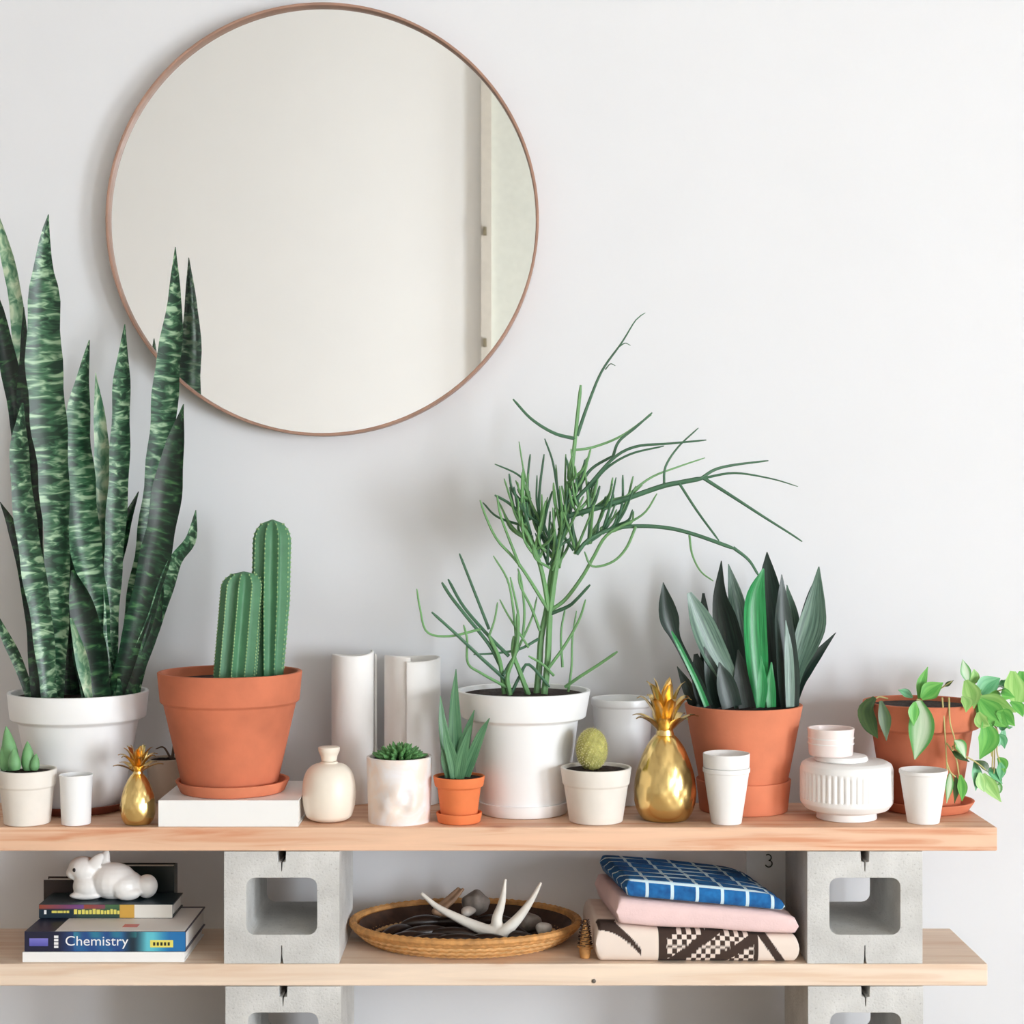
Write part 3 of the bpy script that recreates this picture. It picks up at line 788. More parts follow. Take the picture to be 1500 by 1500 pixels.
tw = [
 ([(635,490),(560,470),(480,420),(415,350)], 11, 7, B, B-.03, 1),
 ([(642,480),(680,370),(730,250),(800,150),(850,70),(884,44)], 11, 3, B, B+.02, 1),
 ([(790,165),(812,152),(832,160)], 4, 2, B+.01, B+.01, 1), ([(742,245),(760,225),(778,232)], 4, 2, B+.01, B, 1),
 ([(638,530),(700,520),(800,480),(905,405)], 8, 6, B, B+.03, 0), ([(770,550),(790,500),(850,450),(908,398)], 9, 6, B-.01, B+.01, 1),
 ([(605,740),(680,660),(770,560),(850,518),(960,508),(1100,495)], 12, 5, B-.01, B-.04, 1), ([(690,665),(740,600),(830,545),(950,516)], 9, 5, B, B-.02, 1),
 ([(590,770),(680,745),(790,712),(940,660),(1010,645),(1090,630)], 17, 14, B-.01, B-.03, 1),
 ([(1080,632),(1130,600),(1200,583),(1320,568)], 10, 5, B-.03, B-.02, 1), ([(1090,630),(1200,612),(1330,632),(1425,660)], 8, 3, B-.03, B-.05, 1),
 ([(1090,630),(1200,700),(1300,765),(1395,825),(1440,855)], 11, 5, B-.03, B-.05, 1), ([(950,656),(955,590),(1000,520),(1072,452)], 8, 4, B-.02, B, 1),
 ([(800,708),(900,630),(1000,590),(1095,558)], 8, 4, B-.02, B+.02, 0), ([(1005,650),(1070,750),(1145,852)], 8, 6, B-.03, B-.03, 1),
 ([(640,900),(680,850),(760,812),(850,800),(960,806),(1060,830),(1200,880)], 12, 11, B-.02, B-.03, 1), ([(1195,876),(1250,920),(1285,975)], 10, 7, B-.03, B-.03, 1),
 ([(1040,832),(1050,900),(1080,960),(1125,995)], 7, 4, B-.03, B-.05, 0), ([(850,802),(815,880),(765,928),(695,942),(668,890)], 9, 6, B-.03, B-.04, 0),
 ([(545,1105),(440,940),(360,850),(320,770),(298,708)], 11, 6, B-.01, B-.05, 0), ([(440,945),(395,830),(370,760),(358,690)], 9, 6, B-.03, B-.05, 0),
 ([(432,745),(395,715),(350,690)], 10, 7, B-.02, B-.03, 1), ([(432,740),(425,700),(418,660)], 8, 6, B-.02, B-.02, 1), ([(460,640),(420,610),(350,580)], 7, 4, B, B-.01, 1),
 ([(475,780),(465,660),(450,590),(436,500)], 8, 4, B-.01, B, 0), ([(500,800),(470,700),(468,620),(476,545)], 9, 6, B, B+.01, 1), ([(505,760),(510,660),(525,545)], 9, 6, B-.01, B, 1),
 ([(600,760),(575,680),(555,570),(527,490)], 9, 5, B, B+.01, 1), ([(605,740),(600,650),(602,545)], 8, 5, B+.01, B+.02, 0), ([(600,750),(640,680),(690,600),(770,550)], 10, 8, B, B-.01, 1),
 ([(550,1110),(610,1085),(640,1060),(688,1008)], 12, 8, B-.01, B-.04, 1), ([(543,1300),(600,1220),(650,1130),(672,1060)], 10, 6, B-.02, B-.04, 0),
 ([(545,1100),(600,1060),(660,980),(700,910),(750,830),(850,775)], 12, 8, B-.01, B-.03, 0), ([(600,1370),(650,1335),(720,1290),(785,1245)], 10, 8, B-.03, B-.07, 0),
 ([(610,1390),(622,1300),(625,1200),(640,1100)], 8, 5, B+.03, B+.03, 0), ([(590,1300),(585,1180),(600,1090)], 8, 6, B+.02, B+.02, 0),
 ([(372,1300),(330,1220),(250,1120),(195,1050),(163,1000)], 11, 9, B-.03, B-.08, 1), ([(400,1260),(330,1190),(240,1085),(185,988)], 11, 8, B-.03, B-.06, 1),
 ([(330,1165),(285,1050),(225,897)], 9, 7, B-.04, B-.05, 1), ([(395,1350),(300,1265),(205,1175),(127,1105)], 11, 8, B-.03, B-.08, 1),
 ([(300,1165),(190,1190),(110,1175),(85,1090),(74,1022)], 8, 5, B-.05, B-.08, 0), ([(390,1370),(300,1320),(255,1285),(252,1200),(240,1150)], 9, 6, B-.03, B-.06, 0),
 ([(505,1200),(440,1235),(360,1250),(275,1255)], 9, 5, B-.02, B-.04, 1), ([(430,1240),(415,1090),(395,990),(345,905)], 9, 5, B-.03, B-.04, 0),
 ([(420,1240),(435,1130),(405,980)], 8, 6, B-.03, B-.02, 0), ([(450,1190),(455,1100),(445,1000),(432,950)], 8, 6, B-.02, B-.01, 0), ([(470,1230),(400,1120),(368,1060)], 7, 5, B-.03, B-.05, 0),
 ([(510,1170),(480,1090),(440,1010),(435,960)], 9, 6, B-.01, B-.02, 0), ([(425,1250),(480,1130),(500,1050)], 8, 5, B-.02, B, 0), ([(330,1190),(350,1130),(360,1070)], 7, 5, B-.05, B-.05, 0),
 ([(410,1390),(440,1330),(470,1290),(545,1370)], 10, 8, B-.02, B-.02, 1), ([(560,1330),(520,1290),(470,1260)], 8, 6, B-.02, B-.03, 0), ([(380,1330),(400,1290),(440,1230)], 8, 6, B-.04, B-.02, 1),
]
for p, a, c, d0, d1, dk in tw: twig(p, a, c, d0, d1, dk)
# dense crown: bundles of upright twigs from forks on the stems
FK = [(505,920),(490,880),(470,840),(452,790),(545,940),(560,900),(575,860),(585,820),(597,770),(608,700),(618,640),(640,890),(680,850),(730,820),(770,808),(690,742),(650,752),(740,728),(570,930),(600,800),(470,720),(520,800)]
for k in range(135):
    fx, fy = FK[k % len(FK)]
    fx += rng.uniform(-10, 10); fy += rng.uniform(-16, 16)
    ang = rng.gauss((fx - 575) / 330, .34); ln = rng.uniform(80, 210) * (1.0 if fy > 780 else .7)
    dy = rng.uniform(-.06, .06)
    ex, ey = fx + math.sin(ang) * ln, fy - math.cos(ang) * ln
    mx_, my_ = (fx + ex) / 2 + math.sin(ang) * 22 + rng.uniform(-12, 12), (fy + ey) / 2 + 8
    twig([(fx, fy), (mx_, my_), (ex, ey)], rng.uniform(8, 10.5), rng.uniform(4.5, 6.5), B - .012, B - .012 + dy, rng.random() < .4)

# 13 ball cactus
y = -.279
t = thing('ball_cactus', 'round yellow-green ball cactus in a small off-white clay pot', 'potted plant', (xat(873, y), y, ZT))
x, zi = pot(t, 873, y, ZT + G, [(39, 1212), (47, 1149), (49, 1147), (52, 1123)], CREAM, wall=.005, depth=.006)
s = ppm(y); c = Vector((xat(867, y), y, zat(1098, y))); rx, rz = 22.5/s, 31/s
v, f = ellipsoid(c, (rx, rx, rz), None, 64, 32)
vv = []
for p in v:
    d = p - c; a = math.atan2(d.y, d.x); ph = math.acos(max(-1, min(1, d.z / rz)))
    k = 1 + .035 * math.sin(a * 13 + ph * 8) * math.sin(ph) + .02 * math.sin(ph * 26) * math.sin(ph)
    vv.append(c + d * k)
o = build('body', vv, f, BALLC, t, angle=80)
m = MB(); rng = random.Random(5)
for k in range(420):
    ph = math.acos(1 - 1.7 * (k + .5) / 420); a = k * 2.39996
    d = Vector((math.sin(ph) * math.cos(a), math.sin(ph) * math.sin(a), math.cos(ph)))
    p = c + Vector((d.x * rx, d.y * rx, d.z * rz)) * 1.0
    for e in range(2):
        dd = (d + Vector((rng.uniform(-.7, .7), rng.uniform(-.7, .7), rng.uniform(-.7, .7)))).normalized()
        w = dd.orthogonal().normalized() * .00035; w2 = dd.cross(w)
        m.add([p + w, p - w * .5 + w2, p - w * .5 - w2, p + dd * .0042], [(0, 1, 3), (1, 2, 3), (2, 0, 3), (0, 2, 1)])
sp = m.build('spines', SPINE, o, smooth=False); sp['kind'] = 'stuff'

# 14 white pot behind the pineapple
y = -.102
t = thing('white_pot', 'plain white ceramic pot standing behind the large gold pineapple', 'pot', (xat(912, y), y, ZT))
pot(t, 912, y, ZT + G, [(34, 1175), (44, 1034), (46, 1032), (46, 1022)], WHITEG, wall=.005, soil=False, name='body')

# 16 dark sansevieria
y = -.170
t = thing('dark_snake_plant', 'dark broad-leaved snake plant in a plain terracotta pot with a deep saucer', 'potted plant', (xat(1089, y), y, ZT))
s = ppm(y)
P = rnd_prof([(.0005, ZT + G), (64/s, ZT + G), (69/s, zat(1140, y)), (64.5/s, zat(1140, y)), (59/s, ZT + .006), (.0005, ZT + .006)], .0015)
v, f = lathe((xat(1089, y), y), P, 72); build('saucer', v, f, TERRA, t)
x, zi = pot(t, 1089, y, ZT + .0063, [(57, 1180), (86, 1031)], TERRA, wall=.007, depth=.008)
def q6(p): return [(900 + a / 3.261, 780 + c / 3.261) for a, c in p]
DS = [
 ([(447,830),(400,720),(340,600),(290,500),(262,420),(245,340),(232,238)], [24,22,20,24,46,38,2], -.21, -.24, SANS_D, 10, .5),
 ([(440,830),(396,722),(338,602),(292,510),(272,470)], [13,12,11,9,2], -.219, -.243, SANS_B, 10, .5),
 ([(600,830),(545,700),(470,560),(410,420),(356,288)], [30,45,62,55,12], -.19, -.2, SANS_G, 14, .3),
 ([(590,830),(570,620),(532,430),(505,300),(511,135)], [40,62,58,32,2], -.16, -.15, SANS_D, -14, .35),
 ([(640,830),(620,620),(600,450),(575,300),(544,150)], [30,42,48,36,2], -.145, -.12, SANS_G, 12, .3),
 ([(700,835),(680,640),(668,450),(672,300),(712,172)], [25,52,56,46,4], -.205, -.21, SANS_B, 10, .45),
 ([(780,830),(772,620),(762,450),(746,300),(735,200),(729,93)], [30,45,58,52,36,2], -.17, -.165, SANS_D, -12, .3),
 ([(835,835),(828,700),(818,560),(803,400),(799,200)], [45,55,52,42,2], -.2, -.2, SANS_D, 14, .35),
 ([(838,835),(836,700),(830,560),(818,420)], [20,24,20,2], -.214, -.214, SANS_G, 14, .3),
 ([(845,830),(852,560),(848,400),(824,250)], [26,40,32,2], -.15, -.14, SANS_G, -10, .3),
 ([(840,830),(872,660),(912,540),(945,440),(962,330),(977,163)], [18,34,58,64,44,3], -.175, -.17, SANS_G, -12, .35),
 ([(830,830),(862,640),(900,500),(925,400),(945,300),(960,220)], [16,26,36,34,22,2], -.168, -.158, SANS_D, -12, .35),
 ([(855,830),(880,720),(910,660),(965,590),(1058,478)], [16,30,34,24,1.5], -.16, -.155, SANS_D, -10, .4),
 ([(696,835),(706,730),(700,590)], [20,26,2], -.226, -.23, SANS_B, 0, .4),
 ([(430,830),(410,690),(388,580)], [40,42,10], -.18, -.17, SANS_D, 0, .3), ([(505,835),(470,690),(428,545)], [45,42,2], -.2, -.2, SANS_D, 10, .35),
 ([(560,835),(530,720),(500,620)], [50,46,4], -.215, -.215, SANS_D, 8, .35), ([(640,835),(620,720),(590,560)], [45,50,4], -.2, -.19, SANS_D, -6, .35),
 ([(750,835),(745,740),(750,620)], [22,24,3], -.215, -.215, SANS_B, 0, .35), ([(760,830),(780,700),(790,560)], [40,44,4], -.155, -.15, SANS_D, 0, .3),
 ([(385,830),(350,740),(300,640)], [26,28,2], -.165, -.17, SANS_D, 0, .35), ([(440,770),(430,440),(425,290)], [20,26,6], -.14, -.12, SANS_D, 0, .3),
]
for pts, hw, y0, y1, m, yw, cu in DS:
    blade('leaf', q6(pts), [h / 3.261 for h in hw], y0, y1, m, t, curl=cu, yaw=yw, th=.003, n=22)

# 18 ribbed vessel and the little jar on it
y = -.25; s = ppm(y); x = xat(1240, y)
z = lambda r: zat(r, y)
P = [(.0005, ZT + G), (44/s, ZT + G), (43/s, z(1187)), (60/s, z(1183)), (67/s, z(1174)), (67.5/s, z(1166))] + [(67.5/s, z(1166 - 4 * k)) for k in range(1, 9)] + [(67.5/s, z(1126)), (65/s, z(1118)), (58/s, z(1114)), (.0005, z(1114))]
def ribs(r, zz, a):
    if r > 66/s and z(1167) < zz < z(1132): return r - .0022 * (.5 + .5 * math.cos(a * 48)) ** 2, zz
    return r, zz
v, f = lathe((x, y), rnd_prof(P, .002), 384, ribs)
tag(build('ribbed_bowl', v, f, WHITEM, origin=(x, y, ZT), angle=30), 'wide white ceramic bowl with vertical ribs and narrow foot', 'bowl')
zb_ = z(1114) + G; x2 = xat(1232, y)
P = [(.0005, zb_), (38/s, zb_), (39/s, zb_ + .003), (37/s, z(1106)), (.0005, z(1106))]
v, f = lathe((x2, y), rnd_prof(P, .001), 56)
tag(build('small_dish', v, f, WHITEM, origin=(x2, y, zb_)), 'small flat white dish on top of the ribbed bowl', 'dish')
x3 = xat(1217, y); zc = z(1106) + G
t = thing('small_jar', 'small pale pink jar stacked on the dish above the ribbed bowl', 'jar', (x3, y, zc))
P = [(.0005, zc), (31/s, zc), (32/s, zc + .004), (33/s, z(1076)), (34/s, z(1066)), (31.5/s, z(1066)), (29/s, zc + .004), (.0005, zc + .004)]
v, f = lathe((x3, y), rnd_prof(P, .001), 56); build('body', v, f, PINKW, t)
for rr in (1080, 1088):
    P = [(32.2/s, z(rr) - .001), (33.9/s, z(rr) - .0008), (33.9/s, z(rr) + .0008), (32.2/s, z(rr) + .001)]
    v, f = [], []
    v, f = lathe((x3, y), P, 56); f = f[:-2]; build('ring', v, f, WHITEM, t)

# 20 trailing vine
y = -.165
t = thing('trailing_vine', 'trailing vine with bright and variegated leaves spilling from a terracotta pot', 'potted plant', (xat(1350, y), y, ZT))
zs = saucer(t, 1356, y, ZT + G, 60, 70, 1170, TERRA)
x, zi = pot(t, 1350, y, zs, [(54, 1180), (72, 1068), (74, 1066), (82, 1063), (85, 1027)], TERRA_D, wall=.007, depth=.009)
def q7(a, c): return (1250 + a / 6, 950 + c / 6)
yf_ = -.275
VL = [ # points, half width, y0, y1, material
 ([(575,440),(600,300),(655,160)], 34, -.2, -.2, L_BR), ([(600,440),(680,370),(790,300)], 62, -.215, -.215, L_BR), ([(520,430),(460,390),(395,365)], 30, -.19, -.19, L_TE),
 ([(190,430),(110,540),(150,680),(215,790)], 52, -.2, -.245, L_DK), ([(240,460),(275,620),(290,810)], 46, -.265, -.275, L_DK), ([(160,440),(130,480),(85,560),(90,640)], 30, -.19, -.2, L_DK),
 ([(570,460),(600,620),(590,780),(540,975)], 80, -.272, -.284, L_VA), ([(1010,300),(985,200),(958,95)], 38, -.16, -.16, L_VA), ([(990,280),(1040,400),(1060,530)], 62, -.21, -.24, L_YG),
 ([(1100,440),(1180,330),(1290,260)], 75, -.17, -.16, L_TE), ([(1110,430),(1250,480),(1430,560)], 62, -.22, -.24, L_YG), ([(1110,450),(1220,570),(1370,700)], 80, -.235, -.26, L_BR),
 ([(1110,460),(1150,560),(1190,640)], 60, -.22, -.25, L_BR), ([(1400,200),(1420,360),(1440,550)], 85, -.15, -.18, L_YG), ([(1480,200),(1475,340),(1510,480)], 70, -.14, -.15, L_BR),
 ([(1150,640),(1190,800),(1110,975)], 72, -.255, -.275, L_BR), ([(890,810),(940,850),(985,965)], 44, -.28, -.29, L_VA), ([(870,900),(930,950),(1020,995)], 34, -.275, -.285, L_DK),
 ([(1065,1000),(1085,1110),(1075,1250)], 38, -.25, -.26, L_TE), ([(1140,1100),(1200,1210),(1300,1350)], 52, -.25, -.26, L_YG), ([(1150,1060),(1220,1090),(1310,1190)], 44, -.24, -.25, L_TE),
 ([(1270,960),(1315,1010),(1330,1090)], 36, -.24, -.25, L_BR), ([(1320,690),(1310,780),(1275,860)], 26, -.24, -.25, L_TE), ([(850,1090),(845,1200),(820,1360)], 28, -.262, -.262, L_VA),
 ([(900,1110),(905,1230),(890,1360)], 22, -.258, -.255, L_DK), ([(940,1110),(960,1220),(955,1340)], 34, -.262, -.262, L_BR), ([(1270,640),(1330,690),(1400,690)], 40, -.25, -.26, L_TE),
 ([(1080,330),(1070,380),(1120,450)], 50, -.2, -.2, L_BR), ([(1240,1090),(1260,1150),(1230,1230)], 36, -.24, -.25, L_VA), ([(1200,620),(1240,660),(1290,640)], 46, -.245, -.25, L_BR),
 ([(1010,330),(1060,250),(1060,180)], 40, -.15, -.15, L_YG), ([(1180,420),(1300,400),(1420,430)], 55, -.2, -.21, L_BR), ([(1230,330),(1330,330),(1390,260)], 50, -.14, -.13, L_TE),
 ([(1260,560),(1340,600),(1420,680)], 55, -.25, -.26, L_BR), ([(1100,560),(1130,640),(1200,680)], 50, -.25, -.26, L_YG), ([(1250,760),(1310,800),(1330,880)], 34, -.245, -.25, L_TE),
 ([(1110,1090),(1120,1180),(1150,1260)], 40, -.26, -.262, L_YG), ([(1180,1130),(1260,1220),(1250,1300)], 40, -.24, -.245, L_VA), ([(960,420),(1000,470),(990,560)], 44, -.24, -.268, L_YG),
 ([(1380,470),(1450,520),(1490,600)], 50, -.18, -.2, L_BR), ([(540,470),(530,560),(530,680)], 40, -.276, -.282, L_BR), ([(1290,1000),(1300,1070),(1290,1160)], 34, -.245, -.25, L_TE),
 ([(1060,990),(1150,1030),(1190,1090)], 30, -.262, -.262, L_DK), ([(800,330),(830,310),(880,280)], 18, -.19, -.19, L_DK),
]
SH = {3: [.25, 1, .04], 4: [.3, 1, .95, .05]}
for pts, hw, y0, y1, m in VL:
    blade('leaf', [q7(*p) for p in pts], [hw / 6 * k * 1.25 for k in SH[len(pts)]], y0, y1, m, t, curl=.25, th=.0018, n=14, yaw=random.uniform(-20, 20))
for pts, y0, y1 in (([(780,430),(795,600),(812,850),(825,1100)], -.26, -.27), ([(840,430),(850,650),(890,800),(875,900)], -.262, -.285), ([(1060,430),(1170,640),(1235,760),(1240,1000),(1235,1100)], -.2, -.25),
                    ([(1180,620),(1265,720),(1262,900),(1290,1000)], -.24, -.25), ([(870,860),(960,930),(1080,1000),(1175,1075)], -.28, -.262), ([(820,830),(900,960),(930,1120)], -.266, -.262),
                    ([(610,450),(760,355),(870,285)], -.17, -.2), ([(600,460),(560,450),(575,480)], -.2, -.272), ([(1000,420),(1080,380),(1150,430)], -.17, -.2), ([(1060,440),(1250,380),(1400,330)], -.16, -.16),
                    ([(300,440),(230,425),(200,440)], -.17, -.22), ([(1215,700),(1225,900),(1220,1060)], -.25, -.25), ([(1160,640),(1205,760),(1215,950)], -.245, -.25), ([(820,1000),(850,1080),(900,1130)], -.268, -.262)):
    P = [px(*q7(*p), y0 + (y1 - y0) * i / (len(pts) - 1)) for i, p in enumerate(pts)]
    tube('vine', P, .0016, .0011, VINE, t, n=16, seg=6)

# ------------------------------------------------------------------ lower board: books and rabbit
def panel(name, x0, x1, z0, z1, yy, nx, nz, fn, parent, mat=PRINT):
    v, f, c = [], [], []
    for j in range(nz + 1):
        for i in range(nx + 1):
            a, b_ = i / nx, j / nz
            v.append((x0 + (x1 - x0) * a, yy, z0 + (z1 - z0) * b_)); c.append(lin(fn(a, b_)))
    for j in range(nz):
        for i in range(nx): f.append((j*(nx+1)+i, j*(nx+1)+i+1, (j+1)*(nx+1)+i+1, (j+1)*(nx+1)+i))
    return build(name, v, f, mat, parent, smooth=False, cols=c)
def text(s, x0, x1, z0, yy, mat, parent, name='lettering', h=None):
    cu = bpy.data.curves.new('t', 'FONT'); cu.body = s; cu.size = 1
    to = bpy.data.objects.new('t', cu); COL.objects.link(to)
    dg = bpy.context.evaluated_depsgraph_get(); me = bpy.data.meshes.new_from_object(to.evaluated_get(dg))
    vs_ = [v.co.copy() for v in me.vertices]; fs = [tuple(p.vertices) for p in me.polygons]
    bpy.data.objects.remove(to); bpy.data.curves.remove(cu); bpy.data.meshes.remove(me)
    xa, xb = min(v.x for v in vs_), max(v.x for v in vs_); k = (x1 - x0) / (xb - xa)
    kz = k if h is None else h / .7
    return build(name, [(x0 + (v.x - xa) * k, yy, z0 + v.y * kz) for v in vs_], fs, mat, parent, smooth=False)
yb = -.326; z0 = ZL + G
h1, h2 = .0165, .033
book('thin_book', 'thin white book at the bottom of the stack under the chemistry book', xat(33, yb), xat(270, yb), yb, -.15, z0, z0 + h1, BOOKW)
z1 = z0 + h1 + G
x0, x1 = xat(36, yb + .002), xat(272, yb + .002)
t = book('textbook', 'thick chemistry textbook with navy and teal spine and yellow badge', x0, x1, yb + .002, -.148, z1, z1 + h2, BOOKNAVY)
def mixc(a, b_, q): q = max(0, min(1, q)); return tuple(u * (1 - q) + w * q for u, w in zip(a, b_))
def chem(a, b_):
    c = (24, 26, 52)
    if a > .2: c = mixc(c, (30, 70, 130), (a - .2) / .12)
    if a > .3: c = mixc((30, 70, 130), (36, 96, 150), math.sin(a * 40 + b_ * 3) * .5 + .5)
    if a > .6: c = mixc(c, (18, 40, 56), (a - .6) / .06)
    if a > .68: c = mixc((18, 40, 56), (96, 190, 205), (a - .68) / .08)
    if a > .8: c = mixc((96, 190, 205), (28, 110, 170), (a - .8) / .1)
    if b_ > .72 and .3 < a < .7: c = mixc(c, (50, 150, 150), .5 * math.sin(a * 25) ** 2)
    return c
yy = yb + .0017
panel('spine_print', x0 + .0005, x1 - .0005, z1 + .0005, z1 + h2 - .0005, yy, 140, 12, chem, t)
panel('label_print', x0 + .008, x0 + .039, z1 + .009, z1 + .022, yy - .0002, 8, 3, lambda a, b_: mixc((84, 84, 168), (124, 120, 200), b_), t)
b = MB()
for k in range(4): b.box((x0 + .049, yy - .0005, z1 + .006 + k * .0055), (x0 + .056, yy - .0001, z1 + .010 + k * .0055))
b.build('small_print', INKW, t, smooth=False)
text('Chemistry', x0 + .068, x0 + .172, z1 + .010, yy - .0003, INKW, t, h=.016)
b = MB(); b.box((x0 + .208, yy - .0004, z1 + .007), (x0 + .246, yy - .0001, z1 + .019)); b.build('badge', INKY, t, smooth=False)
b = MB()
for k in range(5): b.box((x0 + .213 + k * .006, yy - .0007, z1 + .010), (x0 + .2165 + k * .006, yy - .0004, z1 + .0155))
b.build('badge_print', INKD, t, smooth=False)
# pale top cover print beside the dark end
b = MB(); b.box((x0 + .05, yb + .004, z1 + h2), (x1 - .002, -.16, z1 + h2 + .0003)); b.build('cover_print', BOOKW, t, smooth=False)
b = MB(); b.box((x0 + .155, yb + .03, z1 + h2 + .0003), (x0 + .18, yb + .05, z1 + h2 + .0005)); b.build('red_mark', M('ink_red', (214, 120, 120), .5), t, smooth=False)
z2 = z1 + h2 + .0008; h3 = .0235; ya = -.236
x0, x1 = xat(57, ya), xat(253, ya)
t = book('paperback', 'dark teal paperback with yellow lettering, topmost of the stack under the rabbit', x0, x1, ya, -.148, z2, z2 + h3, BOOKTEAL)
def spA(a, b_):
    c = (22, 42, 56)
    if .28 < a < .72: c = mixc((36, 60, 60), (70, 110, 70), b_)
    if .6 < a < .72: c = (206, 160, 70)
    if a >= .72: c = (226, 222, 214)
    if b_ > .72 and a < .5: c = mixc((150, 70, 50), (110, 70, 140), (a * 3) % 1)
    return c
panel('spine_print', x0 + .0005, x1 - .0005, z2 + .0005, z2 + h3 - .0005, ya - .0003, 100, 8, spA, t)
rng = random.Random(2); b = MB(); xx = x0 + .022
while xx < x0 + .052:
    w = rng.uniform(.004, .009); b.box((xx, ya - .0008, z2 + .009), (xx + w, ya - .0004, z2 + .013)); xx += w + .0012
xx = x0 + .06
while xx < x0 + .135:
    w = rng.uniform(.003, .006); b.box((xx, ya - .0008, z2 + .007), (xx + w, ya - .0004, z2 + rng.uniform(.013, .016))); xx += w + .0015
b.build('lettering', INKY, t, smooth=False)
b = MB(); b.box((x0 + .009, ya - .0008, z2 + .007), (x0 + .013, ya - .0004, z2 + .014)); b.build('emblem', INKW, t, smooth=False)
ZR = z2 + h3
# dark books standing behind the stack
def standing(name, label, x0, x1, y0, y1, z1, cover):
    t = thing(name, label, 'book', ((x0 + x1) / 2, y0, ZL))
    b = MB(); b.box((x0, y0, ZL + G), (x1, y0 + .002, z1)); b.box((x0, y1 - .002, ZL + G), (x1, y1, z1)); b.box((x1 - .002, y0 + .002, ZL + G), (x1, y1 - .002, z1))
    b.build('cover', cover, t, smooth=False)
    b = MB(); b.box((x0 + .003, y0 + .002, ZL + .004), (x1 - .002, y1 - .002, z1 - .003)); b.build('pages', PAPER, t, smooth=False)
standing('dark_book', 'short dark brown book standing behind the white rabbit head', xat(64, -.142), xat(150, -.142), -.142, -.112, zat(1289, -.142), BOOKBR)
standing('dark_book', 'taller black-green book standing behind the white rabbit tail', xat(152, -.142), xat(255, -.142), -.142, -.112, zat(1269, -.142), BOOKBLK)

# rabbit
y = -.19; s = ppm(y)
def rb(u, v): return Vector((xat(u, y), y, zat(v, y)))
zb = ZR + G
t = thing('rabbit_figurine', 'white ceramic rabbit figurine sitting on the stack of books', 'figurine', (xat(165, y), y, zb))
base_v = 750 + (CZ - zb) * s
kk = (base_v - 1252) / (1325 - 1252)
def rp(u, v, dy=0):
    p = Vector((xat(u, y), y + dy, zat(base_v - (1325 - v) * kk, y))); return p
m = MB()
Rot = lambda a: Matrix.Rotation(math.radians(a), 3, 'Y')
def el(u, v, dy, a, b_, c, rot=0): m.add(*ellipsoid(rp(u, v, dy), (a / s, b_ / s, c * kk / s), Rot(rot)))
el(166, 1296, 0, 35, 25, 31, 0); el(183, 1302, 0, 27, 27, 24); el(131, 1304, 0, 24, 21, 24)
el(124, 1276, 0, 24, 19, 21, 15); el(109, 1282, 0, 12, 12, 12)
el(141, 1264, -.011, 9, 5, 21, 42); el(150, 1270, .006, 9, 6, 27, 14)
el(215, 1305, 0, 16, 16, 20); el(190, 1313, -.018, 20, 11, 12); el(128, 1318, -.012, 24, 9, 7); el(130, 1318, .012, 24, 9, 7); el(188, 1315, .018, 22, 11, 10)
o = m.build('body', CERAM, t)
remesh(o, .0018, 4)
zmin = min(v.co.z for v in o.data.vertices)
for v in o.data.vertices: v.co.z = max(v.co.z - zmin, .0) if False else max(v.co.z, 0.0)
zmin = min(v.co.z for v in o.data.vertices)
for v in o.data.vertices: v.co.z -= zmin
e = rp(113, 1274, -.0185)
v, f = ellipsoid(e, (.0032, .0032, .0036)); build('eye', v, f, EYE, t)

# ------------------------------------------------------------------ basket with antler and finds
y = -.182; bx = xat(682, y); A, Bq = .196, .148
t = thing('wicker_basket', 'shallow oval coiled wicker basket holding an antler and dark pods', 'basket', (bx, y, ZL))
def ring(a, b_, z, r, mat, name, seg=72, sub=7, wob=0):
    P = [Vector((bx + a * math.cos(2*math.pi*i/seg), y + b_ * math.sin(2*math.pi*i/seg), z)) for i in range(seg)]
    v, f = [], []
    for i in range(seg):
        tn = (P[(i+1) % seg] - P[i-1]).normalized(); up = Vector((0, 0, 1)); w = tn.cross(up)
        rr = r * (1 + wob * (1 if i % 2 else -1))
        for k in range(sub):
            q = 2 * math.pi * k / sub; v.append(P[i] + (up * math.cos(q) + w * math.sin(q)) * rr)
    for i in range(seg):
        j = (i + 1) % seg
        for k in range(sub): f.append((i*sub+k, j*sub+k, j*sub+(k+1) % sub, i*sub+(k+1) % sub))
    return fixn(build(name, v, f, mat, t))
zrim = zat(1349, y)
for k in range(6):
    q = k / 5; a = A - .034 + .030 * q ** .7; b_ = Bq - .026 + .022 * q ** .7
    ring(a, b_, ZL + .0055 + (zrim - ZL - .012) * q, .0052, WICK if k % 2 else WICK_L, 'coil', seg=150, wob=.13)
ring(A, Bq, zrim, .0064, WICK, 'rim', seg=170, wob=.12)
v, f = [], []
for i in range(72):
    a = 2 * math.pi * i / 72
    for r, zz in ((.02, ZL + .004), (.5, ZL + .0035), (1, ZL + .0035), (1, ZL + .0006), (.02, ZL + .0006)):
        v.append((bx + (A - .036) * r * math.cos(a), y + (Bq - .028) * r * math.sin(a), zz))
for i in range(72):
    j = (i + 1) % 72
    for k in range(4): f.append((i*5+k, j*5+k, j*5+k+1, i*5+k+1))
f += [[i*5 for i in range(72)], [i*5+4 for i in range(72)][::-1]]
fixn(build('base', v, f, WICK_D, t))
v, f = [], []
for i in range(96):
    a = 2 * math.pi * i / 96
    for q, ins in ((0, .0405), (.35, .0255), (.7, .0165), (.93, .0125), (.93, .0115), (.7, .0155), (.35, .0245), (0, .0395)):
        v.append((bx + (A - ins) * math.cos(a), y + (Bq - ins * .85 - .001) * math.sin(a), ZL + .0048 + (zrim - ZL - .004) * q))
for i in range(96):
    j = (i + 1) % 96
    for k in range(8): f.append((i*8+k, j*8+k, j*8+(k+1) % 8, i*8+(k+1) % 8))
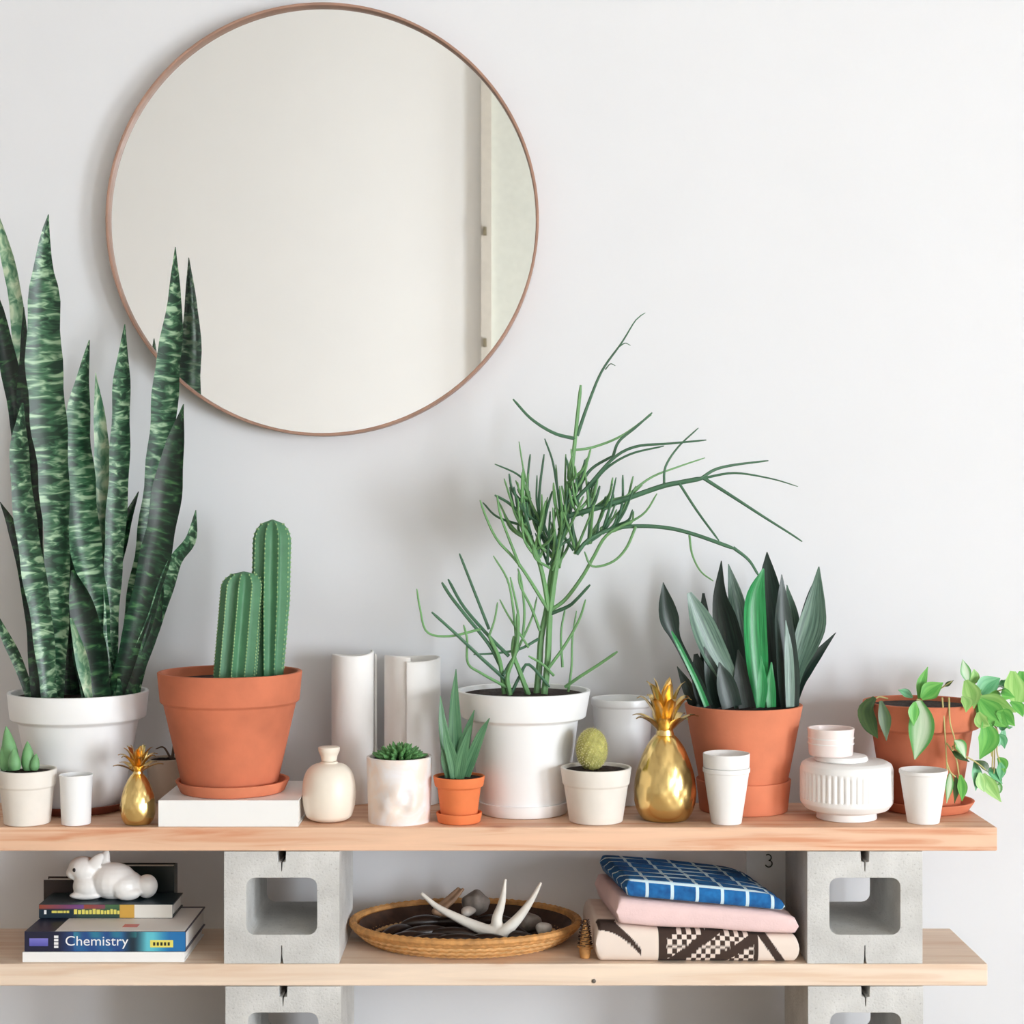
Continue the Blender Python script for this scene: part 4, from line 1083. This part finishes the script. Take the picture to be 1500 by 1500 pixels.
fixn(build('lining', v, f, WICK_D, t, label='dark brown inner weave'))
rng = random.Random(21)
def pod(xp, yp, zp, ln, r, ang, mat=POD, tilt=0, label=None):
    d = Vector((math.cos(ang) * math.cos(tilt), math.sin(ang) * math.cos(tilt), math.sin(tilt)))
    c = Vector((xp, yp, zp))
    P = catmull([c - d * ln / 2, c - d * ln / 6 + Vector((0, 0, .003)), c + d * ln / 6 + Vector((0, 0, .003)), c + d * ln / 2], 14)
    R = [r * max(.12, math.sin(math.pi * (.06 + .88 * i / 13)) ** .6) for i in range(14)]
    v, f = tube_mesh(P, R, 10)
    zm = min(p.z for p in v)
    o = build('seed_pod', v, f, mat, origin=c)
    return tag(o, label or 'long dark glossy seed pod lying in the wicker basket', 'seed pod', 'dark pods in the basket')
for k in range(13):
    xx = bx + [-.10, -.055, -.01, .04, .085, -.12, -.07, -.02, .035, .08, -.075, -.02, .05][k]
    yy_ = y + [-.075, -.085, -.09, -.085, -.065, -.03, -.04, -.045, -.04, -.025, .03, .035, .04][k]
    pod(xx, yy_, ZL + .0185 + .0002 * k, rng.uniform(.078, .098), rng.uniform(.0105, .013), rng.uniform(-.25, .25) + [.5, .1, 0, -.1, -.5, 1.2, .2, 0, -.2, -1.0, .3, 0, -.3][k])
# antlers
def q2(u, v, yy): return px(480 + u / 3.571, 1220 + v / 3.571, yy)
def antler(name, parts, label, mat, vox=.002):
    m = MB(); o0 = parts[0][0][0]
    for pts, r0, r1 in parts:
        P = catmull(pts, 16); R = [r0 + (r1 - r0) * i / 15 for i in range(16)]
        m.add(*tube_mesh(P, R, 10))
        m.add(*ellipsoid(pts[0], (r0, r0, r0), None, 10, 8))
    o = m.build(name, mat, origin=o0); remesh(o, vox, 5)
    return tag(o, label, 'antler')
ya_ = -.235
antler('antler', [([q2(900,535,ya_-.01), q2(790,495,ya_), q2(670,440,ya_+.01), q2(570,385,ya_+.02), q2(488,315,ya_+.03)], .0125, .0035),
                  ([q2(890,510,ya_-.005), q2(885,450,ya_), q2(912,360,ya_), q2(930,238,ya_-.004)], .0115, .0026),
                  ([q2(905,535,ya_-.012), q2(950,495,ya_-.008), q2(1010,430,ya_-.006), q2(1070,345,ya_-.006), q2(1117,258,ya_-.01)], .0125, .0026)],
       'bleached white antler with three tines resting on the dark pods in the basket', BONE)
antler('antler', [([q2(560,410,-.165), q2(610,360,-.15), q2(690,285,-.14)], .006, .003), ([q2(600,400,-.16), q2(660,350,-.15), q2(712,290,-.145)], .006, .003), ([q2(560,412,-.165), q2(600,425,-.16), q2(640,430,-.155)], .006, .005)],
       'small brown antler piece behind the white antler in the basket', BONE_B)
def stone(name, u, v, yy, r, mat, label, cat, sd):
    c = q2(u, v, yy); rg = random.Random(sd)
    vv, ff = ellipsoid((0, 0, 0), r, Matrix.Rotation(rg.uniform(0, 1), 3, 'Z'), 24, 14)
    vv = [c + p * (1 + .06 * math.sin(p.x * 260 + sd) + .05 * math.sin(p.y * 220 + p.z * 300)) for p in vv]
    return tag(build(name, vv, ff, mat, origin=c), label, cat)
stone('stone', 775, 368, -.125, (.024, .020, .022), STONE, 'rough grey-brown stone behind the white antler in the basket', 'stone', 1)
stone('shell', 735, 410, -.185, (.017, .012, .008), SHELL, 'pale pearly shell lying in front of the grey stone in the basket', 'shell', 2)
stone('stone', 1050, 470, -.175, (.022, .018, .018), STONE, 'smooth grey stone right beside the long tine of the white antler', 'stone', 3)
stone('shell', 1130, 500, -.215, (.014, .011, .011), SHELL, 'small glossy shell at the basket rim beside the smooth grey stone', 'shell', 4)

# dried pine cone between basket and cloths
y = -.300; x = xat(857, y)
t = thing('pine_cone', 'small dark dried cone with a tan base between the basket and folded cloths', 'pine cone', (x, y, ZL))
v, f = lathe((x, y), rnd_prof([(.0005, ZL + G), (.008, ZL + G), (.010, ZL + .012), (.007, ZL + .04), (.002, ZL + .062), (.0005, ZL + .063)], .002), 20); build('core', v, f, WICK, t)
for k in range(56):
    q = k / 56; a = k * 2.4; r = .009 * (1 - q * .6); zz = ZL + .014 + q * .048
    d = Vector((math.cos(a), math.sin(a), 0)); p = Vector((x, y, zz)) + d * r * .6
    e = p + d * .0075 * (1 - .4 * q) + Vector((0, 0, .003)); w = Vector((-d.y, d.x, 0)) * .0068 * (1 - .4*q)
    n_ = Vector((0, 0, .0009))
    build('scale', [p - w * .5, p + w * .5, e + w, e - w, p - w * .5 + n_, p + w * .5 + n_, e + w * .8 + n_, e - w * .8 + n_], [(3,2,1,0),(4,5,6,7),(0,1,5,4),(1,2,6,5),(2,3,7,6),(3,0,4,7)], WICK_D if q > .12 else WICK, t, smooth=False)

# ------------------------------------------------------------------ folded cloths
def cloth(name, label, x0, x1, yf, yb, zb_, zt_, mat, skew=0, nx=60, cols=None, K=14):
    """folded cloth: rounded front fold swept along x; zb_/zt_ give under and upper side along a (0..1)"""
    v, f, uv, cl = [], [], [], []
    M_ = 22
    for i in range(nx + 1):
        a = i / nx
        e = min(a, 1 - a) / .03; e = min(1, e); sh = math.sqrt(max(0, 1 - (1 - e) ** 2)) * .97 + .03
        zb1, zt1 = zb_(a), zt_(a); zc = (zb1 + zt1) / 2; h = (zt1 - zb1) / 2 * sh
        loop = []
        for k in range(K + 1):           # front round
            q = -math.pi / 2 + math.pi * k / K
            cq, sq = math.cos(q), math.sin(q)
            loop.append((yf + h * .8 - h * .8 * abs(cq) ** .7, zc + h * (abs(sq) ** .7) * (1 if sq > 0 else -1)))
        for k in range(1, M_): loop.append((yf + h * .8 + (yb - yf - h * 1.6) * k / M_, zc + h + .0012 * math.sin(k * 1.3 + a * 9)))
        for k in range(K + 1):
            q = math.pi / 2 - math.pi * k / K
            cq, sq = math.cos(q), math.sin(q)
            loop.append((yb - h * .8 + h * .8 * abs(cq) ** .7, zc + h * (abs(sq) ** .7) * (1 if sq > 0 else -1)))
        L = 0; pv = None
        for (yy_, zz) in loop:
            if pv: L += math.hypot(yy_ - pv[0], zz - pv[1])
            pv = (yy_, zz)
            xx = x0 + (x1 - x0) * a + skew * (yy_ - yf)
            v.append((xx, yy_, zz)); uv.append(((x1 - x0) * a + .009, L))
            if cols: cl.append(lin(cols(a, (zz - zb1) / max(zt1 - zb1, 1e-5), yy_)))
    n = len(loop)
    for i in range(nx):
        for k in range(n): f.append((i*n+k, (i+1)*n+k, (i+1)*n+(k+1) % n, i*n+(k+1) % n))
    f += [list(range(n)), [nx*n+k for k in range(n)][::-1]]
    o = fixn(build(name, v, f, mat, origin=(x0, yf, zb_(0)), uvs=uv, cols=cl or None, angle=70))
    return tag(o, label, 'folded cloth')
yf1 = -.331
X0, X1 = xat(873, yf1), xat(1171, yf1)
z = lambda r: zat(r, yf1)
mb, mt0, mt1 = ZL + .0006, z(1356), z(1372)
def mud(a, b_, yy_):
    u = a * 298; w = 1 - b_                      # about pixels across, 0 top .. 1 bottom
    D, Cm = (62, 46, 38), (230, 214, 202)
    if yy_ > yf1 + .05: return Cm
    if u < 66 and abs((w) - ((u - 6) / 62) ** 2 * .75) < .10 + .05 * (1 - u / 66) and u > 4: return D
    if 92 < u < 232:
        if u < 100 + 6 * w: return D
        k = (u - 100) / 130
        g = ((u * .11 + w * 5) % 1, (u * .11 - w * 5) % 1)
        band = (u - 96 + w * 62) % 66
        if band < 24: return D
        if (int(u / 7) + int(w * 7)) % 2 == 0: return D
        return Cm
    if 232 <= u < 238: return D
    if abs(u - (262 - 18 * (1 - w) ** 1.5 + 10 * w * w)) < 7: return D
    return Cm
cloth('folded_cloth', 'cream folded cloth with dark brown pattern at the bottom of the cloth stack', X0, X1, yf1, -.12, lambda a: mb, lambda a: mt0 + (mt1 - mt0) * a + .001 * math.sin(a * 14), CLOTHPRINT, -.06, 420, mud, K=44)
cloth('folded_cloth', 'pale pink folded cloth between the blue grid cloth and patterned cloth', xat(903, yf1), xat(1170, yf1), yf1, -.12, lambda a: mt0 + (mt1 - mt0) * (a * .9 + .1) + .0024 + .001 * math.sin(a * 12.6 + 1.4), lambda a: z(1317) + (z(1340) - z(1317)) * a - .006 * max(0, a - .85) / .15, TWPINK, -.12)
cloth('folded_cloth', 'blue folded cloth with white grid lines on top of the cloth stack', xat(917, yf1 + .004), xat(1150, yf1 + .004), yf1 + .004, -.12, lambda a: z(1316) + (z(1337) - z(1316)) * a * 1.0 + .0018,
      lambda a: z(1289) + (z(1312) - z(1289)) * a ** 1.4 - .011 * max(0, (a - .8) / .2) ** 2, TWBLUE, -.16)
# white box behind the cloths
y = -.116; x0, x1 = xat(1093, y), xat(1152, y)
t = thing('white_box', 'slim white box with a small dark mark standing behind the cloths', 'box', (x0, y, ZL))
b = MB(); b.box((x0, y, ZL + G), (x1, y + .014, ZU0 - .004)); bevel(b.build('box_body', BOOKW, t, smooth=False), .001)
def curl(cx, cz, r, a0, a1):
    P = [Vector((cx + r * math.cos(math.radians(a0 + (a1 - a0) * k / 12)), y - .0012, cz + r * math.sin(math.radians(a0 + (a1 - a0) * k / 12)))) for k in range(13)]
    return tube_mesh(P, [.0011] * 13, 6)
m = MB(); c = px(1125, 1256, y); m.add(*curl(c.x, c.z, .0055, 130, -80)); c = px(1126, 1265, y); m.add(*curl(c.x, c.z, .006, 80, -160))
m.build('dark_mark', INKD, t)
